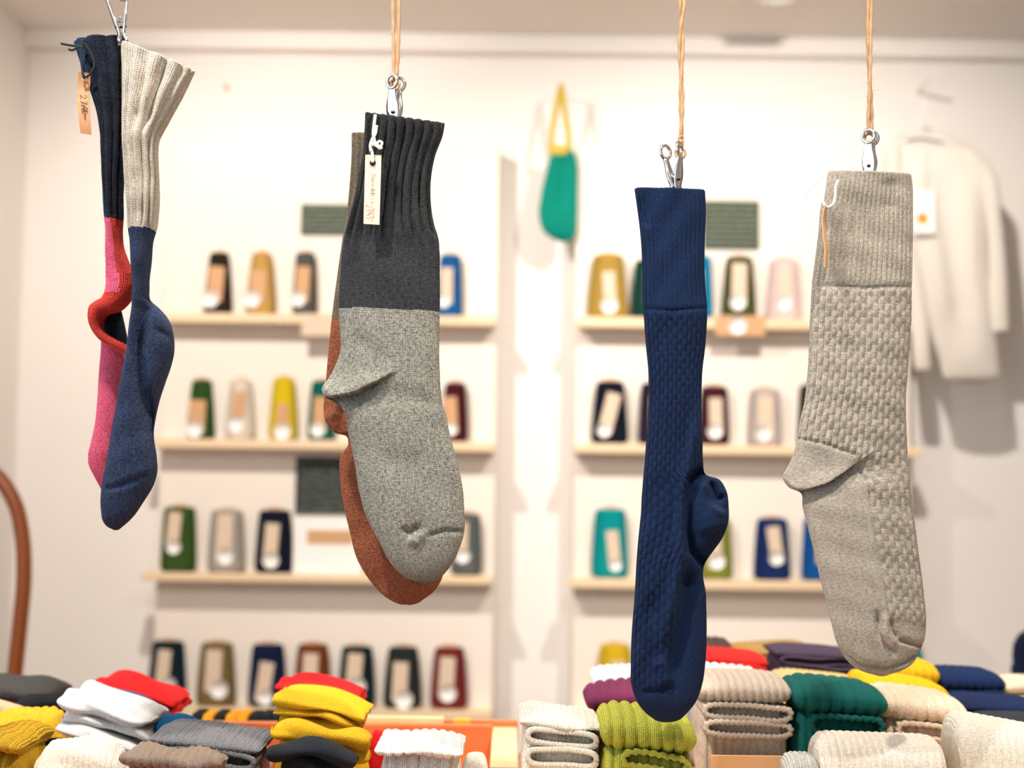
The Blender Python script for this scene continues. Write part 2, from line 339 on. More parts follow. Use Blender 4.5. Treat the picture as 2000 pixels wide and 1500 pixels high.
def finish(s, zones, parent, open_top=True, dip=0.0, inner=None, fuzz=None, rim_px=0, lift=None):
    """zones: list of (part name, material, test(X, Yp, front) or None); the first hit wins"""
    X, Yp, D, Y = s['X'], s['Yp'].copy(), s['D'], s['Y']; n, m = X.shape
    if dip:                                               # back of the cuff rim stands higher than the front
        f = np.exp(-np.arange(n) * 1.0 / 14)[:, None]; Yp = Yp + dip * f * s['sn']
    if lift is not None: Yp = Yp + lift(X, Yp, s)
    W = PX(X, Yp, np.full(X.shape, Y)); W[..., 1] -= D
    V = W.reshape(-1, 3)
    uv = np.stack([np.broadcast_to(s['u'], X.shape), np.broadcast_to(s['v'][:, None], X.shape)], -1).reshape(-1, 2)
    i = np.arange(n - 1)[:, None] * m; j = np.arange(m)[None, :]; j2 = (j + 1) % m
    Fq = np.stack([i + j, i + m + j, i + m + j2, i + j2], -1).reshape(-1, 4)
    fx = X.reshape(-1)[Fq].mean(1); fy = s['Yp'].reshape(-1)[Fq].mean(1); ff = s['front'].reshape(-1)[Fq].mean(1) > 0.5
    left = np.ones(len(Fq), bool); out = []
    for zi, (name, mat, test) in enumerate(zones):
        sel = left.copy() if test is None else (left & test(fx, fy, ff)); left &= ~sel
        fs = Fq[sel]
        if not len(fs): continue
        used, inv = np.unique(fs, return_inverse=True); fs2 = inv.reshape(-1, 4)
        o = mesh(name, V[used], fs2, mat, parent, uv[used]); out.append(o)
    if open_top:                                          # rolled rim and inner lining of the opening
        c = W[0].mean(0); rows = []
        d0 = W[0] - c; nrm = np.linalg.norm(d0, axis=1, keepdims=True); inn = np.minimum(0.0022 / np.maximum(nrm, 1e-5), 0.6)
        rows.append(W[0]); r1 = W[0] - d0 * inn * 0.35; r1[:, 2] += 0.0012; rows.append(r1)
        r2 = W[0] - d0 * inn * 0.8; r2[:, 2] += 0.0006; rows.append(r2); r3 = W[0] - d0 * inn; r3[:, 2] -= 0.002; rows.append(r3)
        for q in (8, 16, 24):
            if q < n:
                cc = W[q].mean(0); rr = W[q] - (W[q] - cc) * np.array([0.06, 0.3, 0.06]); rows.append(rr)
        RR = np.stack(rows); k = len(rows); i = np.arange(k - 1)[:, None] * m
        Fr = np.stack([i + j2, i + m + j2, i + m + j, i + j], -1).reshape(-1, 4)
        uvr = np.stack([np.broadcast_to(s['u'], (k, m)), np.broadcast_to(np.arange(k)[:, None] * 0.002, (k, m))], -1).reshape(-1, 2)
        mesh('cuff_rim', RR.reshape(-1, 3), Fr, inner or zones[0][1], parent, uvr)
    if fuzz:
        cnt, mat, ln = fuzz; r = np.random.default_rng(3)
        a = V[Fq[:, 0]]; nn = np.cross(V[Fq[:, 1]] - a, V[Fq[:, 3]] - a); nn /= np.maximum(np.linalg.norm(nn, axis=1, keepdims=True), 1e-9)
        # orient outward
        cen = np.repeat(W.mean(1), m, axis=0)[Fq[:, 0]]; sg = np.sign(((a - cen) * nn).sum(1)); nn *= sg[:, None]
        sel = r.integers(0, len(Fq), cnt); p0 = a[sel]; dr = nn[sel] * 0.8 + r.normal(0, 0.55, (cnt, 3)); dr /= np.linalg.norm(dr, axis=1, keepdims=True)
        ll = ln * r.uniform(0.3, 1, (cnt, 1)); sd = np.cross(dr, r.normal(0, 1, (cnt, 3))); sd /= np.linalg.norm(sd, axis=1, keepdims=True)
        p1 = p0 + dr * ll * 0.6; p2 = p1 + (dr + r.normal(0, 0.6, (cnt, 3))) * ll * 0.4; wd = 0.00004
        VV = np.stack([p0 - sd * wd, p0 + sd * wd, p1 + sd * wd, p1 - sd * wd, p2], 1).reshape(-1, 3)
        b = np.arange(cnt)[:, None] * 5; FF = np.concatenate([b + np.array([[0, 1, 2]]), b + np.array([[0, 2, 3]]), b + np.array([[3, 2, 4]])])
        o = mesh('fuzz', VV, FF, mat, parent, np.zeros((len(VV), 2))); o['kind'] = 'stuff'
    return out
def below(pl):                                            # test: under a pixel polyline y = f(x)
    pl = np.asarray(pl, float); return lambda X, Y, f: Y > np.interp(X, pl[:, 0], pl[:, 1])
def inside(poly, front_only=True):
    return lambda X, Y, f: inpoly(poly, X, Y) & (f | (not front_only))
def at_base(px, py, Y): return P(px, py, Y)

YS = 1.28                                                 # depth of the row of hanging socks
# yarns
K_CHAR = knit('charcoal_wool', (26, 28, 32), (70, 72, 76), dist=1.0, heather=0.8)
K_CHARR = knit('charcoal_rib_wool', (24, 26, 29), (62, 64, 66), dist=1.0, heather=0.7)
K_GREY = knit('grey_melange_wool', (74, 75, 71), (182, 181, 168), dist=1.1, heather=1.1)
K_RUST = knit('rust_melange_wool', (92, 46, 32), (184, 112, 80), 1.9, 1.6, dist=1.1, heather=1.0)
K_BROWN = knit('brown_melange_wool', (66, 58, 46), (138, 126, 106), 1.9, 1.6, dist=1.0)
K_NAVYR = knit('navy_rib_cotton', (6, 22, 50), (20, 46, 86), 1.7, 1.4, dist=0.9)
K_NAVYW = knit('navy_waffle_cotton', (6, 20, 47), (19, 43, 82), 1.7, 1.4, dist=0.9)
K_NAVY = knit('navy_plain_cotton', (6, 21, 48), (19, 43, 80), 1.3, 1.1, dist=0.7)
K_BEIR = knit('greige_rib_cotton', (132, 123, 110), (202, 193, 178), 1.8, 1.5, dist=0.9)
K_BEIW = knit('greige_waffle_cotton', (132, 123, 110), (202, 193, 178), 1.8, 1.5, dist=0.9)
K_BEI = knit('greige_plain_cotton', (134, 125, 112), (204, 195, 181), 1.2, 1.0, dist=0.6)
K_INK = knit('ink_navy_rib_wool', (8, 11, 18), (32, 40, 56), 2.3, 1.9, dist=1.1)
K_INKLIT = knit('ink_daylit_wool', (16, 28, 56), (44, 66, 110), 2.3, 1.9, dist=1.1)  # ink cuff yarn with cool daylight from the left put into its colour
K_PINK = knit('pink_wool', (196, 56, 92), (236, 108, 138), 2.2, 1.8, dist=0.9)
K_RED = knit('red_wool', (176, 34, 34), (222, 72, 62), 2.4, 2.0, dist=1.2)
K_CREAM = knit('cream_rib_wool', (168, 158, 142), (216, 207, 192), 2.2, 1.8, dist=1.0)
K_BLUE = knit('denim_blue_wool', (16, 25, 46), (56, 71, 104), 2.4, 2.0, dist=1.2)
FZ_G = plain('greyish_fibre', (96, 104, 124), 0.9); FZ_D = plain('dark_fibre', (90, 90, 96), 0.9); FZ_L = plain('light_fibre', (225, 215, 200), 0.9); FZ_B = plain('blue_fibre', (52, 78, 132), 0.9); FZ_R = plain('rust_fibre', (200, 140, 100), 0.9)

# ---- grey and charcoal sock (front of the second pair)
t = thing('hanging_sock', at_base(830, 1138, YS), 'charcoal and grey wool sock hung by a clip, in front of the rust one', 'sock', 'hanging socks')
rows = [(716,222,865,243,17),(714,265,860,268,15),(711,300,847,302,13),(703,345,838,350,12),(694,390,838,400,12),(683,430,844,438,12),(670,480,857,478,12),(665,535,859,540,12),(662,600,859,612,12),
        (664,645,858,652,12),(665,685,858,698,12),(656,712,859,726,12),(643,738,860,752,12),(629,764,863,782,10),(636,776,864,790,10),(652,784,866,795,11),(667,797,869,804,12),(681,850,879,850,12),(692,901,892,899,12),
        (702,962,904,956,12),(715,1008,907,1002,12),(741,1059,907,1038,11),(762,1098,897,1072,10),(790,1126,880,1106,7),(815,1136,860,1128,3.5),(830,1139,848,1136,1)]
s = sweep(rows, YS); ribs(s, 9.5, 5.5, 215, 455, 30); wobble(s, 0.8, 90, 1)
crease(s, [(628,774),(660,776),(700,768),(742,746)], 12, 16, 'step', taper=0.5)
crease(s, [(790,240),(785,300),(778,400),(776,460)], -4, 14); crease(s, [(818,250),(815,330),(812,430)], -2.5, 9)
crease(s, [(787,1028),(800,1042),(826,1024)], -3.5, 7); crease(s, [(800,1050),(815,1058),(836,1034)], 3, 9); crease(s, [(836,1046),(870,1036),(908,1038)], -2.6, 5, taper=0.4)
crease(s, [(690,650),(740,700),(735,748)], -2, 18); crease(s, [(740,900),(800,905),(870,880)], -1.2, 25)
finish(s, [('cuff', K_CHARR, lambda X, Y, f: Y < 452), ('leg', K_CHAR, lambda X, Y, f: Y < 602 + (X - 662) * 0.04), ('foot', K_GREY, None)], t, dip=9, inner=K_CHARR, fuzz=(5000, FZ_D, 0.003))
# ---- rust sock behind it
t = thing('hanging_sock', at_base(790, 1181, YS + 0.042), 'brown topped rust wool sock hanging behind the grey one', 'sock', 'hanging socks')
rows = [(687,262,838,262,12),(687,300,830,300,11),(684,350,824,350,10),(677,420,830,420,10),(667,480,838,480,10),(657,550,842,555,10),(648,620,845,625,10),(641,690,845,690,10),(635,760,846,730,11),(632,797,848,760,11),(637,826,850,790,11),(655,846,852,815,10),(676,852,856,830,10),(680,866,860,850,10),
        (665,892,864,880,10),(664,931,868,925,11),(670,982,872,975,11),(683,1038,876,1030,11),(698,1093,876,1080,11),(724,1136,868,1115,10),(753,1166,857,1142,8),(780,1180,842,1160,4),(793,1181,825,1172,1.5)]
s = sweep(rows, YS + 0.042); wobble(s, 0.7, 80, 2); ribs(s, 7, 1.6, 255, 470)
crease(s, [(640,800),(660,830),(680,850)], 4, 20); crease(s, [(676,852),(668,820),(672,790)], -5, 12)
finish(s, [('leg', K_BROWN, lambda X, Y, f: Y < 622), ('foot', K_RUST, None)], t, dip=5, fuzz=(3500, FZ_R, 0.003))

# ---- navy sock
t = thing('hanging_sock', at_base(1308, 1416, YS), 'navy blue textured cotton sock with its heel bulging right', 'sock', 'hanging socks')
rows = [(1240,370,1376,374,17),(1246,412,1378,412,16),(1252,464,1376,464,15),(1255,520,1375,520,15),(1255,590,1379,585,16),(1257,612,1381,606,17),(1259,640,1380,640,16),(1262,680,1377,680,15),(1266,720,1372,720,15),(1267,765,1370,760,15),(1265,820,1370,815,15),(1262,862,1372,856,15),
        (1259,905,1373,900,15),(1257,925,1377,925,15),(1255,950,1405,937,15),(1253,975,1419,960,15),(1252,1000,1423,990,15),(1249,1030,1422,1020,15),(1246,1060,1410,1052,15),(1244,1085,1393,1076,15),(1243,1100,1378,1098,15),
        (1239,1171,1379,1165,14),(1234,1233,1380,1226,14),(1232,1295,1378,1290,13),(1234,1342,1370,1342,12),(1246,1374,1358,1372,10),(1263,1394,1342,1392,7),(1279,1406,1330,1404,4)]
s = sweep(rows, YS, ncirc=400); wobble(s, 0.6, 70, 3); ribs(s, 4.0, 1.0, 360, 598, 4)
crease(s, [(1366,770),(1352,860),(1340,920),(1330,1000),(1324,1100),(1308,1190),(1300,1240)], 6.5, 12, taper=0.3)
crease(s, [(1376,920),(1350,940),(1340,980),(1340,1030),(1352,1075),(1378,1097)], -13, 11, taper=0.6)
crease(s, [(1400,985),(1385,1010),(1392,1040)], 7, 26); crease(s, [(1384,940),(1392,958),(1398,975),(1412,970)], -5, 6, taper=0.4)
crease(s, [(1345,1110),(1335,1180),(1322,1260),(1312,1340)], -10, 20, taper=0.3); crease(s, [(1278,1280),(1296,1310),(1300,1335)], 5, 14); crease(s, [(1270,1150),(1268,1250),(1284,1340)], -3.5, 16)
crease(s, [(1250,1350),(1290,1345),(1330,1342)], -2.5, 7); crease(s, [(1247,385),(1258,420),(1262,450)], -3, 9)
crease(s, [(1257,605),(1310,612),(1380,604)], -1.5, 4, taper=0.8)
waffle(s, 4.2, 10.0, 1.7, lambda X, Y, f: (Y > 610) & (X < np.interp(Y, [600, 770, 860, 920, 1000, 1100, 1190, 1340, 1345], [1400, 1400, 1400, 1352, 1338, 1334, 1322, 1300, 1200])))
K3 = [('cuff', K_NAVYR, lambda X, Y, f: Y < 606), ('heel', K_NAVY, inside([(1378,922),(1348,938),(1338,985),(1340,1040),(1354,1080),(1380,1100),(1440,1100),(1440,915)], False)),
      ('sole', K_NAVY, inside([(1380,1098),(1350,1090),(1332,1150),(1326,1250),(1316,1350),(1200,1342),(1200,1450),(1400,1450),(1400,1100)], False)),
      ('leg', K_NAVYW, None)]
finish(s, K3, t, dip=5, inner=K_NAVYR, fuzz=(2500, FZ_B, 0.0016))

# ---- greige waffle sock
t = thing('hanging_sock', at_base(1720, 1318, YS), 'greige waffle knit cotton sock hanging at the right', 'sock', 'hanging socks')
rows = [(1618,336,1779,343,15),(1610,375,1782,375,14),(1604,406,1782,410,13),(1599,460,1782,460,13),(1592,514,1781,514,13),(1586,560,1780,560,13),(1583,607,1780,607,13),(1581,665,1777,665,13),(1578,723,1773,723,13),(1570,790,1769,780,13),(1562,825,1769,810,13),(1557,855,1770,835,13),
        (1551,882,1771,858,12),(1541,907,1772,878,11),(1529,934,1773,900,9),(1541,952,1775,915,10),(1562,961,1777,935,12),(1568,992,1781,985,12),(1580,1038,1788,1035,12),(1591,1082,1794,1082,12),(1603,1135,1801,1132,12),(1612,1170,1805,1172,12),(1623,1213,1808,1208,12),(1634,1254,1806,1244,11),(1649,1283,1797,1270,9),(1669,1303,1780,1298,6),(1692,1314,1755,1312,3),(1708,1318,1738,1317,1)]
s = sweep(rows, YS, ncirc=420); wobble(s, 0.8, 85, 5); ribs(s, 4.3, 1.3, 340, 552, 4)
crease(s, [(1535,955),(1565,958),(1612,944),(1664,908)], 8, 17, 'step', taper=0.5)
crease(s, [(1556,857),(1600,866),(1668,890)], -1.6, 4, taper=0.6); crease(s, [(1586,560),(1680,566),(1780,562)], -1.2, 4, taper=0.8)
crease(s, [(1674,905),(1692,970),(1706,1050),(1722,1130),(1730,1190)], -1.6, 4, taper=0.7)
crease(s, [(1708,1198),(1712,1235),(1728,1262),(1742,1272)], -4, 7, taper=0.4); crease(s, [(1722,1200),(1726,1235),(1740,1258)], 3.5, 6, taper=0.4)
crease(s, [(1752,1248),(1780,1256),(1808,1264)], -4, 5, taper=0.5); crease(s, [(1735,1205),(1737,1230),(1750,1246)], -2.5, 5)
crease(s, [(1642,1268),(1680,1296),(1725,1302),(1765,1294),(1795,1272)], -3.2, 5, taper=0.6)
crease(s, [(1690,350),(1696,480),(1692,560),(1688,700)], -2.5, 26); crease(s, [(1730,350),(1735,420)], -2.5, 16)
waffle(s, 4.9, 11.5, 2.1, lambda X, Y, f: (Y > 566) & (X > np.interp(Y, [600, 850, 870, 890, 905, 970, 1050, 1130, 1200, 1250], [1500, 1500, 1605, 1668, 1674, 1692, 1706, 1722, 1730, 1900])))
K4 = [('cuff', K_BEIR, lambda X, Y, f: Y < 562), ('heel', K_BEI, inside([(1500,840),(1557,856),(1600,867),(1668,892),(1664,908),(1612,945),(1565,960),(1500,960)])),
      ('toe', K_BEI, inside([(1500,1205),(1708,1200),(1712,1235),(1742,1258),(1830,1264),(1830,1400),(1500,1400)], False)),
      ('sole', K_BEI, inside([(1500,958),(1565,960),(1612,945),(1672,905),(1692,970),(1706,1050),(1722,1130),(1732,1210),(1500,1300)])), ('leg', K_BEIW, None)]
finish(s, K4, t, dip=4, inner=K_BEIR, fuzz=(4000, FZ_L, 0.0022))

# ---- cream and blue sock (right one of the first pair)
t = thing('hanging_sock', at_base(226, 1035, YS), 'cream topped denim blue wool sock seen edge on', 'sock', 'hanging socks')
rows = [(242,84,377,140,20),(243,115,362,168,20),(244,149,345,200,20),(244,200,325,235,20),(244,261,305,272,20),(246,310,303,312,20),(248,345,305,345,20),(253,400,304,400,20),(255,448,299,452,20),(259,504,293,500,20),(262,553,288,556,20),
        (263,588,291,585,21),(262,606,308,600,22),(258,635,328,625,24),(254,662,335,645,25),(250,690,338,683,25),(244,722,333,710,25),(238,755,320,748,24),(229,800,305,798,24),(219,850,298,850,23),(210,904,304,892,23),(203,935,305,920,22),(199,965,297,950,20),(199,995,276,985,17),(203,1018,256,1012,12),(211,1029,241,1027,6),(220,1034,233,1034,1.5)]
s = sweep(rows, YS, ncirc=140); wobble(s, 0.9, 70, 8); ribs(s, 9, 5.0, 80, 440, 30)
crease(s, [(292,590),(286,640),(283,700),(287,760),(296,840)], -17, 12, taper=0.6)
crease(s, [(276,570),(270,640),(256,720),(240,800)], 5, 14); crease(s, [(320,650),(332,658),(338,662)], -4, 6, taper=0.6)
crease(s, [(215,955),(250,948),(303,925)], -3, 6, taper=0.5); crease(s, [(290,95),(285,180),(276,270)], -4, 8); crease(s, [(330,120),(310,200),(290,270)], -5, 8); crease(s, [(285,280),(284,380),(284,450)], -4, 7)
finish(s, [('cuff', K_CREAM, lambda X, Y, f: Y < 450), ('foot', K_BLUE, None)], t, dip=5, fuzz=(3500, FZ_G, 0.0022))

# ---- ink, red and pink sock (left one of the first pair)
YL = YS + 0.030
t = thing('hanging_sock', at_base(200, 958, YL), 'ink navy topped pink wool sock with red folded heel', 'sock', 'hanging socks')
rows = [(150,86,244,76,20),(158,112,244,106,20),(168,140,244,135,20),(180,175,244,172,20),(195,224,243,224,18),(201,261,241,261,18),(203,299,239,299,17),(207,373,235,373,17),(209,430,236,434,17),(209,485,241,485,17),(209,520,254,518,17),(209,548,265,540,17)]
s = sweep(rows, YL, ncirc=130); ribs(s, 8, 4.5, 60, 420, 30); wobble(s, 0.7, 60, 4)
finish(s, [('cuff', K_INK, lambda X, Y, f: (Y < 432) & ((X > 176 + (Y - 110) * 0.13) & f)), ('cuff_daylit', K_INKLIT, lambda X, Y, f: Y < 430),
           ('leg_edge', K_RED, lambda X, Y, f: X > 226 + np.clip((Y - 440) * 0.12, 0, 20)), ('leg', K_PINK, None)], t, dip=4, inner=K_INK, fuzz=(2500, FZ_D, 0.0026))
hl = [(209,540,266,536,16),(207,566,265,564,16),(200,582,254,588,15),(186,590,236,606,15),(175,603,208,616,14),(174,620,201,626,14),(179,640,201,644,13),(193,661,212,655,13),(216,678,228,664,13),(236,689,244,672,12),(250,697,256,684,10)]
s = sweep(hl, YL - 0.002, ncirc=90, step=2); finish(s, [('heel_inset', K_PINK, lambda X, Y, f: (Y < 574) & (X < 242)), ('heel', K_RED, None)], t, open_top=False, fuzz=(900, FZ_R, 0.002))
pk = [(199,604,236,602,5),(199,630,243,632,5),(203,655,250,668,5),(225,672,252,690,5)]
s = sweep(pk, YL + 0.016, ncirc=40); finish(s, [('heel_shade', K_INK, None)], t, open_top=False)  # dark sheet standing in for the shade under the heel fold
ft = [(199,664,236,676,12),(198,690,250,695,14),(194,745,246,745,15),(187,830,240,830,15),(180,862,236,862,15),(174,888,232,890,15),(175,908,228,912,13),(185,930,222,935,10),(198,956,212,955,3)]
s = sweep(ft, YL + 0.022, ncirc=110); wobble(s, 0.5, 60, 9); finish(s, [('foot', K_PINK, None)], t, open_top=False, fuzz=(1500, FZ_R, 0.002))

# ------------------------------------------------------------------ clips, twine, tags
def clip(ringpx, jawpx, yaw, spread, Y, label, lean=0.0, s=1.0):
    a, b = P(*ringpx, Y), P(*jawpx, Y)
    t = thing('sock_clip', b, label, 'clip', 'metal clips')
    H = (a - b).length; rot = Matrix.Rotation(yaw, 3, 'Z'); ax = (a - b).normalized(); tilt = Vector((0, 0, 1)).rotation_difference(ax).to_matrix()
    B = tilt @ rot; RR = 0.0056 * s
    for sd in (-1, 1):
        # strap: flat section swept from the jaw to the eye, bowed outwards
        n = 16; V = []; Fc = []
        for i in range(n + 1):
            f = i / n; z = f * (H - RR) ; x = sd * (0.0012 + spread * max(0, f - 0.22) ** 0.9 * 1.15 + (0.0014 if f < 0.12 else 0))
            wd = (0.0056 - 0.0016 * abs(f - 0.35) * 2 - 0.0006 * math.sin(f * 9)) * s; th = 0.0010
            dish = 0.0008
            for (yy, xx) in ((-wd, -th + dish), (-wd * .5, -th), (wd * .5, -th), (wd, -th + dish), (wd, th + dish), (wd * .5, th), (-wd * .5, th), (-wd, th + dish)):
                V.append(b + B @ Vector((x + sd * xx, yy, z)))
        for i in range(n):
            for q in range(8): Fc.append((i * 8 + q, i * 8 + (q + 1) % 8, i * 8 + 8 + (q + 1) % 8, i * 8 + 8 + q))
        Fc += [tuple(range(8)), tuple(n * 8 + q for q in range(8))]
        arm = mesh('arm', V, Fc, M_STEEL, t)
        ec = b + B @ Vector((sd * (0.0012 + spread), 0, H)); ring = ring_vf((0, 0, 0), RR, 0.0015 * s, 32, 10, Matrix.Rotation(math.pi / 2, 3, 'Y'))
        mesh('eye', [ec + B @ (Matrix.Rotation(0.25 * sd, 3, 'Z') @ Vector(v)) for v in ring[0]], ring[1], M_STEEL, arm)
    rv = tube_vf([b + B @ Vector((x, 0, H * 0.30)) for x in (-0.0048, -0.0040, 0.0040, 0.0048)], [0.0008, 0.0014, 0.0014, 0.0008], 10)
    mesh('rivet', *rv, M_BRASS, t)
    sp = [b + B @ Vector((0.0018 * math.cos(q * .9), -0.0028 + q * 0.00022, H * 0.42 + 0.0018 * math.sin(q * .9))) for q in range(26)]
    mesh('spring', *tube_vf(sp, 0.0004, 6), M_STEEL, t)
    return t
clip((226, -22), (240, 84), math.radians(15), 0.0075, YS - 0.006, 'open steel clip gripping the cream and ink navy socks', s=1.15)
clip((772, 162), (770, 246), math.radians(66), 0.0042, YS - 0.002, 'steel clip with ring eyes holding the charcoal sock')
clip((1313, 294), (1321, 376), math.radians(-38), 0.0056, YS - 0.003, 'steel clip with spread eyes holding the navy sock')
clip((1699, 268), (1698, 350), math.radians(64), 0.0038, YS, 'steel clip with ring eyes holding the greige sock')

def twine(px, py, Y, label, gap=0.0018, twist=55, lean=0.0, knot=False):
    b = P(px, py, Y); top = Vector((b.x + lean, b.y, CEIL)); t = thing('jute_twine', b, label, 'twine', 'jute twines')
    L = (top - b).length; n = int(L / 0.004); r = random.Random(px)
    for k in range(2):
        pts = []; rs = []
        for i in range(n + 1):
            f = i / n; z = f * L; an = z * twist + k * math.pi; g = gap * (1 + 0.25 * math.sin(z * 31 + px)) * min(1, 0.3 + z / 0.01)
            q = b.lerp(top, f) + Vector((math.cos(an) * g, math.sin(an) * g, 0)) + Vector((0.0006 * math.sin(z * 47 + k), 0, 0)); pts.append(q); rs.append(0.0016 * (1 + 0.18 * math.sin(z * 420 + k)))
        mesh('strand', *tube_vf(pts, rs, 7), M_TWINE, t)
    V = []; Fc = []
    for i in range(420):                                   # stray fibres
        f = r.random() ** 1.0 * 0.5; q = b.lerp(top, f); d = Vector((r.gauss(0, 1), r.gauss(0, 1), r.gauss(0, 0.9))).normalized(); l = r.uniform(0.002, 0.008); q = q + d * 0.0015
        sdv = d.cross(Vector((0, 1, 0.3))).normalized() * 0.00005; q1 = q + d * l * .6; q2 = q1 + (d + Vector((r.gauss(0, .5), r.gauss(0, .5), r.gauss(0, .5)))) * l * .4
        o = len(V); V += [q - sdv, q + sdv, q1 + sdv, q1 - sdv, q2]; Fc += [(o, o + 1, o + 2), (o, o + 2, o + 3), (o + 3, o + 2, o + 4)]
    o = mesh('fibres', [tuple(v) for v in V], Fc, M_TWINE, t); o['kind'] = 'stuff'
    lp = [b + Vector((0.0042 * math.sin(a), 0.0016 * math.cos(a), -0.004 + 0.0046 * math.cos(a))) for a in np.linspace(0, 2 * math.pi, 20)[:-1]]
    mesh('loop', *tube_vf(lp, 0.0012, 7, True), M_TWINE, t)
    if knot: mesh('knot', *tube_vf([b + Vector((0.0012 * math.cos(a), 0.0012 * math.sin(a), 0.002 + a * 0.0007)) for a in np.linspace(0, 12, 40)], 0.0013, 7), M_TWINE, t)
    rr = ring_vf((top.x, top.y, CEIL - 0.006), 0.006, 0.0012, 20, 6, Matrix.Rotation(math.pi / 2, 3, 'X')); mesh('screw_eye', *rr, M_STEEL, t)
twine(241, -18, YS - 0.006, 'short end of jute twine above the cream sock at the top left')
twine(771, 156, YS - 0.002, 'pale jute twine of two parallel strands above the charcoal sock', gap=0.0023, twist=6)
twine(1329, 290, YS - 0.003, 'knotted jute twine above the navy sock', gap=0.0015, twist=70, knot=True, lean=0.006)
twine(1698, 262, YS, 'jute twine loop above the greige sock', gap=0.0016, twist=32, lean=0.006)

def strokes(polys, r): return join([tube_vf([Vector(q) for q in pl], r, 5) for pl in polys])
# kraft tag on the charcoal sock, handwriting running down it
YT = YS - 0.026
def tag_plate(quad, Y, thick=0.0006, bend=0.0, n=10):
    """quad: TL, TR, BR, BL pixels"""
    V = []; Fc = []
    for i in range(n + 1):
        f = i / n
        for k, (a, b) in enumerate(((0, 3), (1, 2))):
            x = quad[a][0] * (1 - f) + quad[b][0] * f; y = quad[a][1] * (1 - f) + quad[b][1] * f
            q = P(x, y, Y - bend * math.sin(f * math.pi)); V += [tuple(q), (q.x, q.y + thick, q.z)]
    for i in range(n):
        o = i * 4; Fc += [(o, o + 4, o + 6, o + 2), (o + 1, o + 3, o + 7, o + 5), (o, o + 1, o + 5, o + 4), (o + 2, o + 6, o + 7, o + 3)]
    Fc += [(0, 2, 3, 1), (n * 4, n * 4 + 1, n * 4 + 3, n * 4 + 2)]
    return V, Fc
t = thing('price_tag', P(727, 438, YT), 'kraft paper price tag with handwriting on the charcoal sock', 'tag', 'price tags')
tcard = mesh('card', *tag_plate([(713.5, 302), (745, 303), (741, 439), (710, 437)], YT), M_KRAFT2, t, smooth=False)
c = P(728, 318, YT - 0.0006); mesh('hole', *disc_vf(c, 0.0025, 18, 0.0004, 'y'), M_BLACKSTR, tcard)
cpts = spline([(c.x, c.y - .001, c.z)] + [tuple(P(x, y, YT - 0.002)) for x, y in ((727, 300), (724, 285), (730, 280), (729, 262), (731, 240), (733, 224))], 40); mesh('string', *tube_vf(cpts, 0.0013, 7), M_COTTON, t)
for pts in ([(732, 283), (741, 288), (746, 278), (741, 276), (734, 284)], [(727, 284), (735, 279), (742, 290), (747, 288)], [(724, 296), (723, 284), (726, 274), (733, 262), (736, 245)]):
    mesh('bow', *tube_vf(spline([tuple(P(x, y, YT - 0.003)) for x, y in pts], 24), 0.0011, 7), M_COTTON, t)
# letters as little pen paths in a frame running down the tag: x along the text, y up
GL = {'S': [[(.9,.85),(.5,1),(.2,.8),(.4,.55),(.7,.4),(.6,.1),(.1,.05)]], 'a': [[(.7,.5),(.3,.55),(.15,.2),(.4,0),(.65,.25),(.7,.55),(.72,.05),(.95,.1)]], 'r': [[(.1,.5),(.3,.55),(.3,0),(.35,.4),(.7,.55)]],
      'd': [[(.65,.45),(.3,.5),(.15,.2),(.35,0),(.65,.2),(.72,1),(.7,.05),(.95,.08)]], 'u': [[(.1,.5),(.2,.05),(.5,.1),(.7,.5),(.72,.05),(.95,.1)]], 'l': [[(.4,1),(.35,.05),(.6,.05)]], 'i': [[(.4,.5),(.4,0)],[(.42,.75),(.46,.8)]],
      '9': [[(.7,.75),(.4,.95),(.2,.7),(.45,.5),(.7,.75),(.65,0)]], '2': [[(.15,.75),(.45,.98),(.7,.7),(.15,.02),(.8,.05)]], '3': [[(.2,.9),(.6,.9),(.4,.55),(.7,.3),(.4,0),(.15,.1)]], '7': [[(.15,.9),(.7,.9),(.35,0)]],
      '-': [[(.1,.4),(.9,.45)]], '.': [[(.4,.4),(.5,.45)]], ',': [[(.4,.1),(.3,-.15)]], '4': [[(.55,.95),(.15,.35),(.85,.4)],[(.65,.7),(.6,0)]], '0': [[(.5,.9),(.2,.5),(.45,.05),(.75,.5),(.5,.9)]], '@': [[(.6,.6),(.35,.6),(.35,.3),(.65,.35),(.7,.7),(.3,.85),(.1,.4),(.4,.05),(.8,.15)]], '~': [[(.05,.3),(.3,.5),(.6,.3),(.95,.5)]], 'y': [[(.15,.5),(.35,.15),(.7,.5),(.4,-.3)]]}
def write(txt, start, along, up, size, Y):
    out = []; x = 0
    for ch in txt:
        if ch == ' ': x += .6; continue
        for g in GL[ch]:
            pts = [(start[0] + (along[0] * (x + gx) + up[0] * gy) * size, start[1] + (along[1] * (x + gx) + up[1] * gy) * size) for gx, gy in g]
            sp_ = spline(pts, 4 * len(pts)) if len(pts) > 2 else pts
            out.append([tuple(P(q[0], q[1], Y)) for q in sp_])
        x += 0.82
    return out
mesh('handwriting', *strokes(write('Sarrddlir-929-', (726, 338), (-0.035, 1), (1, 0.02), 8.2, YT - 0.0003), 0.00011), M_INK, tcard)
mesh('handwriting', *strokes(write('2397', (715, 398), (-0.03, 1), (1, 0.02), 9.0, YT - 0.0003), 0.00011), M_INK, tcard)
